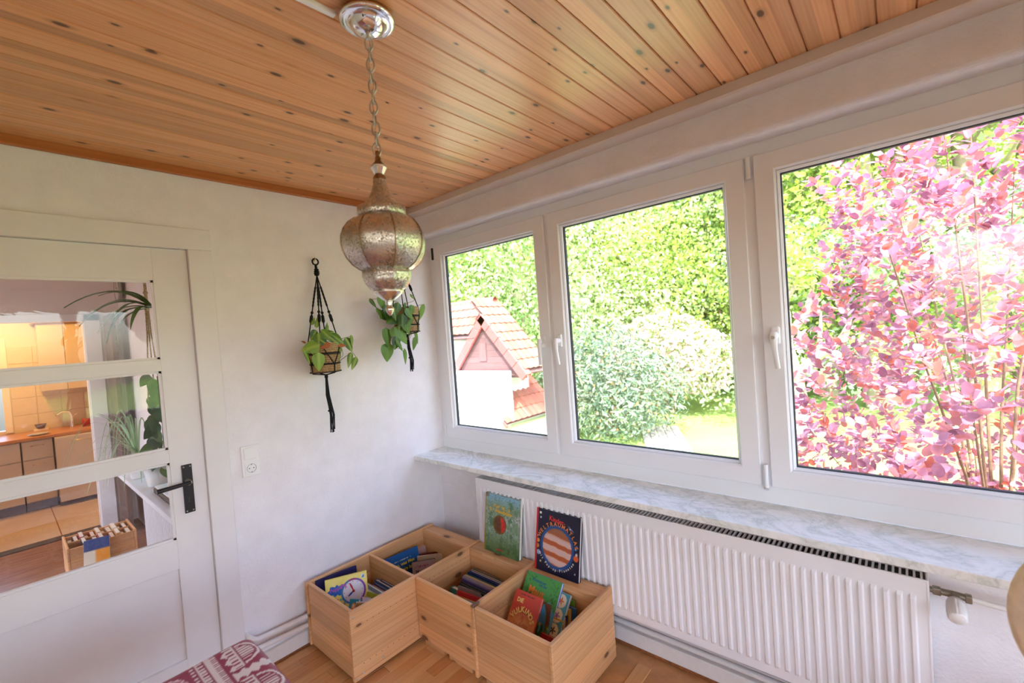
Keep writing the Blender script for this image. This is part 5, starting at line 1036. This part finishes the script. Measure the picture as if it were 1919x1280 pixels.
for k in range(9):
    a = k*2.4; z_ = .2+.07*k; tk.tube([(0, 0, z_), (.14*math.cos(a), .14*math.sin(a), z_+.09), (.28*math.cos(a), .28*math.sin(a), z_+.13)], [.010, .006, .002], 6)
tkm = tk.mesh('trunk'); tkm.materials.append(M['bark'])
def tree(px, D, ztop, key, label, width=1.):
    """tree on the ground in the direction of photo column px, D metres away, top at height ztop"""
    d = dist(px, 600, 1.)-Vector(CAM); d.z = 0; d.normalize(); p_ = Vector(CAM)+d*D; g_ = GZ + max(0, (math.hypot(p_.x+1.74, p_.y*.55)-24))*.62
    H_ = ztop-g_; e = empty('tree', (p_.x, p_.y, g_-.05), label, 'tree', 'trees beyond the garden'); e.rotation_euler = (0, 0, random.uniform(0, 6.28))
    for nm, me in (('trunk', tkm), ('foliage', tmesh[key])):
        o = link(nm, me, None, e); o.scale = (H_*.95*width, H_*.95*width, H_*1.0)
        if nm == 'foliage': o['kind'] = 'stuff'
    return e
TR = [(790, 21, 11.5, 'yellow', 'bright yellow-green tree behind the left end of the tiled roof', .7), (905, 20, 12.5, 'yellow', 'tall yellow-green tree above the roof ridge', .75), (985, 17.5, 8.5, 'deep', 'dark green tree right of the tiled roof', .7), (1060, 19, 11, 'pale', 'pale green tree at the left edge of the middle pane', .9), (1010, 24, 15, 'yellow', 'high light green tree far behind the left sash', 1.),
 (1130, 23, 13.5, 'pale', 'pale feathery tree in the left half of the middle pane', 1.), (1215, 20, 9.5, 'pale', 'pale round tree behind the blossom bush', 1.), (1290, 25, 14.5, 'deep', 'dark green tree high in the middle pane', .8), (1330, 21, 10, 'yellow', 'yellow-green tree near the right side of the middle pane', 1.), (1400, 24, 13, 'pale', 'pale green tree hidden behind the window mullion', 1.),
 (1485, 23, 14, 'deep', 'green tree in the upper left of the right pane', .8), (1545, 19, 10, 'yellow', 'bright yellow tree behind the gnarled trunk', 1.), (1640, 17, 10.5, 'fir', 'layered green conifer left of the purple bush', 1.), (1720, 22, 14.5, 'yellow', 'tall yellow-green tree behind the purple bush', 1.), (1830, 18, 12, 'fir', 'layered conifer behind the top of the purple bush', 1.1), (1930, 22, 14, 'pale', 'pale tree behind the right edge of the purple bush', 1.1),
 (1180, 30, 19, 'pale', 'distant pale tree on the slope in the middle pane', 1.1), (1340, 31, 20, 'yellow', 'distant yellow tree on the slope in the middle pane', 1.1), (1500, 31, 20, 'pale', 'distant pale tree on the slope in the right pane', 1.1), (1650, 31, 20, 'yellow', 'distant yellow tree on the slope behind the conifer', 1.1), (1820, 31, 20, 'deep', 'distant green tree on the slope at the far right', 1.1), (1050, 32, 20, 'deep', 'distant green tree on the slope behind the left sash', 1.1), (900, 28, 18, 'pale', 'distant pale tree on the slope above the roof', 1.1), (780, 26, 16, 'deep', 'distant green tree on the slope at the far left', 1.1)]
for a in TR: tree(*a)
# --- big shrub, blossom bush, reddish bushes
def bush(name, label, blobs, n, size, mat, asp, base, shell=.6, extra=None):
    e = empty(name, base, label, 'shrub', 'garden shrubs'); p_, n_ = blob_points(n, blobs, shell); o = link('foliage', leaf_cloud('foliage', p_-np.array(base), n_, size, mat, asp), None, e); o['kind'] = 'stuff'
    st = MB()
    for k in range(9):
        b_ = blobs[k % len(blobs)]; st.tube([(random.uniform(-.15, .15), random.uniform(-.15, .15), 0), ((b_[0]-base[0])*.4, (b_[1]-base[1])*.4, (b_[2]-base[2])*.6), (b_[0]-base[0]+random.uniform(-.3, .3), b_[1]-base[1]+random.uniform(-.3, .3), b_[2]-base[2]+random.uniform(0, .4))], [.04, .025, .008], 6)
    st.obj('branches', M['twig'], e)
    if extra:
        p_, n_ = blob_points(extra[0], blobs, .88); o = link('blossom', leaf_cloud('blossom', p_-np.array(base), n_, extra[1], extra[2], .8), None, e); o['kind'] = 'stuff'
    return e
M['laurel'] = leaf_mat('laurel_leaf', [rgb(70,92,74), rgb(118,142,112), rgb(172,186,148)], .25, .45); M['bud'] = leaf_mat('orange_bud', [rgb(206,150,96), rgb(226,180,130)], .3, .6); M['blossom'] = leaf_mat('pink_blossom', [rgb(232,196,200), rgb(244,226,226), rgb(220,160,176)], .35, .7); M['redleaf'] = leaf_mat('reddish_leaf', [rgb(140,90,80), rgb(170,130,100), rgb(150,160,100)], .35, .6)
bush('laurel_shrub', 'large grey-green laurel shrub with orange buds in the middle pane', [(9.0, 3.4, -.1, 1.3, 1.5, 1.35), (9.8, 4.3, .35, 1.4, 1.5, 1.3), (8.7, 4.6, -.3, 1.2, 1.2, 1.2), (9.6, 2.7, -.35, 1.1, .95, 1.05), (8.4, 3.4, -.75, .9, 1.2, .8)], 9000, .15, M['laurel'], .36, (9.1, 3.7, GZ), .55, (420, .09, M['bud']))
bush('blossom_bush', 'pale pink flowering bush above the laurel shrub', [(12.6, 3.6, .5, 1.6, 1.7, 1.35), (12.6, 2.5, .2, 1.2, 1.1, 1.1), (13.2, 4.9, .3, 1.3, 1.4, 1.1)], 4500, .13, GR['pale'], .5, (12.7, 3.5, GZ), .6, (5000, .13, M['blossom']))
bush('red_leaved_bush', 'reddish-brown leaved bush behind the pink blossoms', [(17.5, 5.2, 1.9, 1.5, 1.6, 1.5), (17.2, 3.4, 1.2, 1.3, 1.4, 1.2)], 3500, .13, M['redleaf'], .6, (17.4, 4.4, GZ), .5)
# --- gnarled old tree with pale bark
gt = empty('gnarled_tree', (10.9, -.40, GZ), 'old gnarled tree with pale bark at the left of the right pane', 'tree')
g_ = MB(); g_.tube([(-.25, 0, 0), (-.05, .0, .7), (.1, .1, 1.5), (-.05, .25, 2.2), (.05, .2, 3.0), (.0, .4, 4.0), (.1, .5, 5.0)], [.36, .28, .24, .26, .18, .10, .04], 12)
for pts, r_ in (([(.05, .1, 1.3), (.1, -.45, 1.9), (.15, -1.0, 2.35), (.15, -1.15, 2.8)], [.16, .12, .10, .03]), ([(0, .2, 2.2), (.0, .65, 2.8), (.1, .8, 3.6)], [.13, .09, .03]), ([(0, .2, 2.3), (.1, -.3, 3.0), (.1, -.5, 3.8)], [.12, .08, .03]), ([(0, .3, 3.0), (.1, -.1, 3.7), (0, -.2, 4.6)], [.09, .06, .02]), ([(.1, -.5, 2.0), (.1, -.55, 2.5), (.0, -.6, 3.0)], [.07, .05, .02])): g_.tube(pts, r_, 9)
g_.obj('trunk', M['bark'], gt)
p_, n_ = blob_points(900, [(0, .3, 4.4, .9, 1.0, .8), (.1, -.5, 3.9, .6, .6, .5), (.1, .9, 3.7, .5, .5, .5)], .3); o = link('foliage', leaf_cloud('foliage', p_, n_, .15, GR['yellow'], .6), None, gt); o['kind'] = 'stuff'
ps = empty('closed_parasol', (25.2, 5.29, GZ), 'closed white garden parasol beside the terrace', 'parasol'); MB().tube([(0, 0, 0), (0, 0, 2.7)], .03, 8).obj('pole', M['socket'], ps); MB().lathe([(.02, 2.75), (.10, 2.3), (.20, 1.5), (.26, 1.1), (.18, 1.08), (0, 1.1)], 16, rf=lambda a: 1+.25*math.sin(a*4)).obj('folded_canopy', M['render'], ps); MB().lathe([(0, 0), (.3, 0), (.3, .08), (0, .1)], 16).obj('base', M['paver'], ps)
tag(MB().bbox(24.5, 28, 1.5, 6.0, GZ-.1, GZ+.25, .03).obj('terrace_slab', M['paver']), 'grey terrace slab at the far end of the lawn', 'terrace')

# ================================================================== OUTBUILDING WITH TILED ROOF
hs = empty('outbuilding', (6.5, 5.6, GZ), 'small outbuilding with red clay tile roof and weathered gable', 'building')
HB = Vector((6.5, 5.6, GZ))
def hobj(mb, name, mat, parent=hs):
    o = mb.obj(name, mat, parent); o.matrix_basis = Matrix.Translation(-HB) if parent is hs else Matrix.Identity(4); return o
hobj(MB().box(6.16, 7.2, 5.05, 8.4, GZ, 1.45), 'wall', M['render']); hobj(MB().box(5.5, 6.02, 4.60, 8.4, GZ, .62), 'bay_wall', M['render'])
hobj(MB().box(5.47, 5.50, 4.58, 4.74, GZ, .66), 'corner_post', M['render']); hobj(MB().box(6.02, 7.6, 4.62, 5.05, GZ, -.62), 'side_wall', M['render'])
bt_ = MB()
for k in range(18): bt_.box(5.488, 5.50, 4.80+k*.2, 4.806+k*.2, GZ, .60)
hobj(bt_, 'board_joints', M['exterior'])
AY, AZ, SLP = 5.431, 2.018, 1.116           # gable apex at x = 6 and roof slope
gw = MB(); gw.poly([(6.10, AY, AZ-.12), (6.10, AY-1.22, AZ-.12-1.22*SLP), (6.10, AY-1.22, .45), (6.10, AY+1.22, .45), (6.10, AY+1.22, AZ-.12-1.22*SLP)], (.04, 0, 0)); hobj(gw, 'gable_backing', M['weathered'])
pk = MB().bbox(0, 2.4, 0, .153, 0, .02, .003, seg=1).mesh('gable_plank'); pk.materials.append(M['weathered'])
for k in range(9):
    z_ = .50+k*.156; hw_ = (AZ-.14-z_-.10)/SLP
    if hw_ < .1: break
    o = link('gable_plank', pk, None, hs, mtx=Matrix.Translation(Vector((6.09, AY+hw_, z_))-HB) @ Matrix(((0,0,-1,0),(-1,0,0,0),(0,1,0,0),(0,0,0,1))) @ Matrix.Diagonal((2*hw_/2.4, 1, 1, 1)))
hobj(MB().box(6.05, 6.09, AY-.02, AY+.23, .86, 1.31), 'gable_hatch', M['weathered'])
for sgn in (-1, 1):     # verge tiles down both sides of the gable
    d = Vector((0, sgn, -SLP)).normalized(); nrm_ = Vector((0, sgn*SLP, 1)).normalized()
    for k in range(5):
        p0 = Vector((6.0, AY, AZ)) + d*(k*.40); X_ = d; Z_ = nrm_; Y_ = Z_.cross(X_); mt = Matrix((X_, Y_, Z_)).transposed().to_4x4(); mt.translation = p0-HB
        vt = MB(); vt.bbox(.004, .396, -.035, .035, -.20, .02, .008, seg=1)
        s_ = 1 if Y_.x > 0 else -1; vt.bbox(.004, .396, min(0, s_*.16), max(0, s_*.16), .0, .024, .006, seg=1); vt.obj('verge_tile', M['redtile'] if not (sgn > 0 and k < 4) else M['redtile'], hs, mtx=mt)
        if sgn > 0: MB().bbox(.0, .4, min(0, s_*.10), max(0, s_*.10), .024, .05, .015).obj('moss_cap', M['moss'], hs, mtx=mt)
# pan tiles: an S-shaped profile, length down the slope
tl = []; nS = 8; TW, TLn = .205, .36
for j, (yy, lift) in enumerate(((0, .028), (TLn, .0))):
    for i in range(nS+1):
        f = i/nS; tl.append((f*TW, yy, lift + .030*(math.sin(f*math.pi*1.0)**2 if f < .62 else .86*math.sin(.62*math.pi)**2*(1-(f-.62)/.38))))
tb_ = MB(); n1_ = nS+1; tv = [Vector(p) for p in tl]; tb_.add(tv+[v-Vector((0,0,.014)) for v in tv], [(i, i+1, n1_+i+1, n1_+i) for i in range(nS)]+[(2*n1_+i, 2*n1_+i+1, i+1, i) for i in range(nS)]+[(n1_+i, n1_+i+1, 3*n1_+i+1, 3*n1_+i) for i in range(nS)], False)
tlm = tb_.mesh('roof_tile', fix=False); tlm.materials.append(M['clay'])
def tile_slope(name, top, across, down, ncol, nrow, label, under):
    """top: upper corner, across/down: unit vectors; tiles overlap down the slope"""
    X_ = Vector(across); D_ = Vector(down).normalized(); nn = X_.cross(-D_).normalized()
    if nn.z < 0: nn = -nn
    e = under
    for r_ in range(nrow):
        for c_ in range(ncol):
            p0 = Vector(top) + X_*(c_*TW) + D_*((r_+1)*.30) + nn*.01   # lower edge of the tile
            Yv = -D_; Zv = nn; Xv = X_; mt = Matrix((Xv, Yv, Zv)).transposed().to_4x4(); mt.translation = p0-HB; o = link('roof_tile', tlm, None, e, mtx=Matrix.Translation(HB-HB) @ mt)
DN = (0, -1, -SLP)
tile_slope('roof', (6.02, 5.80, AZ+SLP*(5.80-AY)), (1, 0, 0), DN, 5, 8, '', hs)
tile_slope('roof', (5.62, 5.55, .52), (1, 0, 0), (0, -1, -1.05), 10, 5, '', hs)
tile_slope('roof', (6.80, 9.4, AZ+SLP*(5.80-AY)), (0, -1, 0), (-1, 0, -1.1), 17, 4, '', hs)
rp = MB(); rp.poly([(6.04, 5.80, 2.40), (7.02, 5.80, 2.40), (7.02, 4.15, .56), (6.04, 4.15, .56)], (0, .03, -.03)); rp.poly([(6.78, 9.4, 2.38), (6.78, 5.7, 2.38), (5.95, 5.7, 1.46), (5.95, 9.4, 1.46)], (.03, 0, -.03)); rp.poly([(5.60, 5.55, .50), (7.7, 5.55, .50), (7.7, 4.48, -.62), (5.60, 4.48, -.62)], (0, .03, -.03)); hobj(rp, 'roof_deck', M['weathered'])
hobj(MB().box(6.8, 7.0, 5.9, 9.4, 1.4, 2.36), 'rear_roof', M['clay'])
rc = MB().lathe([(.09, 0), (.085, .32)], 14, (0, 0, 0), Matrix.Rotation(R_(90), 3, 'X')).mesh('ridge_tile'); rc.materials.append(M['clay'])
for k in range(12): link('ridge_tile', rc, None, hs, loc=Vector((6.82, 9.3-k*.30, 2.42))-HB)
gt_ = MB()
for q in range(1): gt_.tube([(5.60, 4.40, -.60), (7.8, 4.40, -.60)], .05, 10)
hobj(gt_, 'gutter', M['steel'])
# ================================================================== PURPLE SMOKE BUSH IN FRONT OF THE RIGHT PANE
sb = empty('smoke_bush', (2.9, -2.9, GZ), 'large purple-leaved smoke bush just outside the right window', 'shrub', 'garden shrubs')
SB = np.array((2.9, -2.9, GZ))
M['smoke'] = leaf_mat('smoke_bush_leaf', [rgb(142,86,110), rgb(180,124,150), rgb(206,160,180), rgb(208,112,86), rgb(190,138,162)], .45, .55); M['smoke_single'] = leaf_mat('smoke_bush_leaf_single', [rgb(142,86,110), rgb(180,124,150), rgb(206,160,180), rgb(208,112,86), rgb(190,138,162)], .45, .55, island=False)
ov = []; nO = 10
for k in range(nO): a = 2*math.pi*k/nO; ov.append((.36*math.sin(a)*(1+.12*math.cos(a)), .5-.5*math.cos(a), .10*abs(math.sin(a))))
OV = np.array([(0, .5, 0)]+ov); OF = np.array([(0, 1+k, 1+(k+1) % nO) for k in range(nO)])
ovm = np_mesh('leaf', OV, OF, True); ovm.materials.append(M['smoke_single'])
rs = np.random.RandomState(11); tips = []
while len(tips) < 1450:
    d = rs.uniform(-1, 1, 3)
    if np.linalg.norm(d) > 1 or np.linalg.norm(d) < .35: continue
    q = np.array((2.75, -2.95, 1.05))+d*np.array((1.75, 1.45, 2.35))
    if q[0] < .62 or q[2] < -1.2: continue
    # the bush opens to the left only in its lower part; its top left corner is airy
    if q[1] > -1.95 and q[2] > 1.6: continue
    tips.append(q)
leaves = []
for q in tips:
    ax_ = q-np.array((2.9, -2.9, .2)); ax_ = ax_/np.linalg.norm(ax_)+np.array((0, 0, .5)); ax_ /= np.linalg.norm(ax_); e1 = np.cross(ax_, (0, 0, 1.)); e1 /= np.linalg.norm(e1)+1e-9; e2 = np.cross(ax_, e1)
    for k in range(rs.randint(8, 13)):
        a = k*2.4+rs.rand(); el = rs.uniform(.1, 1.2); dr_ = (math.cos(a)*e1+math.sin(a)*e2)*math.cos(el)+ax_*math.sin(el); base = q-ax_*rs.uniform(0, .16)+dr_*.02; nr_ = ax_*.9+np.array((0, 0, .5))-dr_*.3+rs.randn(3)*.25
        Y_ = dr_/np.linalg.norm(dr_); Z_ = nr_-Y_*nr_.dot(Y_); Z_ /= np.linalg.norm(Z_)+1e-9; X_ = np.cross(Y_, Z_); leaves.append((base, X_, Y_, Z_, rs.uniform(.048, .078)))
cp_ = np.array(CAM); Fv, Rv, Uv = np.array(F_), np.array(RT), np.array(UP)
def score(l):
    d = l[0]-cp_; z_ = d@Fv
    if z_ < .5: return -1
    x_, y_ = d@Rv/z_*FPX+959.5, 640-d@Uv/z_*FPX
    return l[4]/z_ if (1460 < x_ < 1925 and 190 < y_ < 930) else -1
sc_ = sorted(range(len(leaves)), key=lambda i: -score(leaves[i])); single = set(sc_[:300])
for i in single:
    b_, X_, Y_, Z_, s_ = leaves[i]; mt = Matrix((Vector(X_), Vector(Y_), Vector(Z_))).transposed().to_4x4() @ Matrix.Diagonal((s_, s_, s_, 1)); mt.translation = Vector(b_-SB); link('leaf', ovm, None, sb, mtx=mt)
Vs = []; Fs = []; nb_ = 0
for i, (b_, X_, Y_, Z_, s_) in enumerate(leaves):
    if i in single: continue
    Vs.append(b_-SB+(OV[:, :1]*X_+OV[:, 1:2]*Y_+OV[:, 2:]*Z_)*s_); Fs.append(OF+nb_); nb_ += len(OV)
o = link('foliage', np_mesh('foliage', np.concatenate(Vs), np.concatenate(Fs), True), M['smoke'], sb); o['kind'] = 'stuff'
br_ = MB()
for k in range(0, len(tips), 75):
    q = Vector(tips[k])-Vector(SB); mid = Vector((q.x*.35, q.y*.35, q.z*.55)); br_.tube([(q.x*.04, q.y*.04, 0), (q.x*.16, q.y*.16, q.z*.3), mid, mid.lerp(q, .6)+Vector((0, 0, -.06)), q], [.015, .012, .009, .006, .003], 6)
br_.obj('branches', M['twig'], sb)
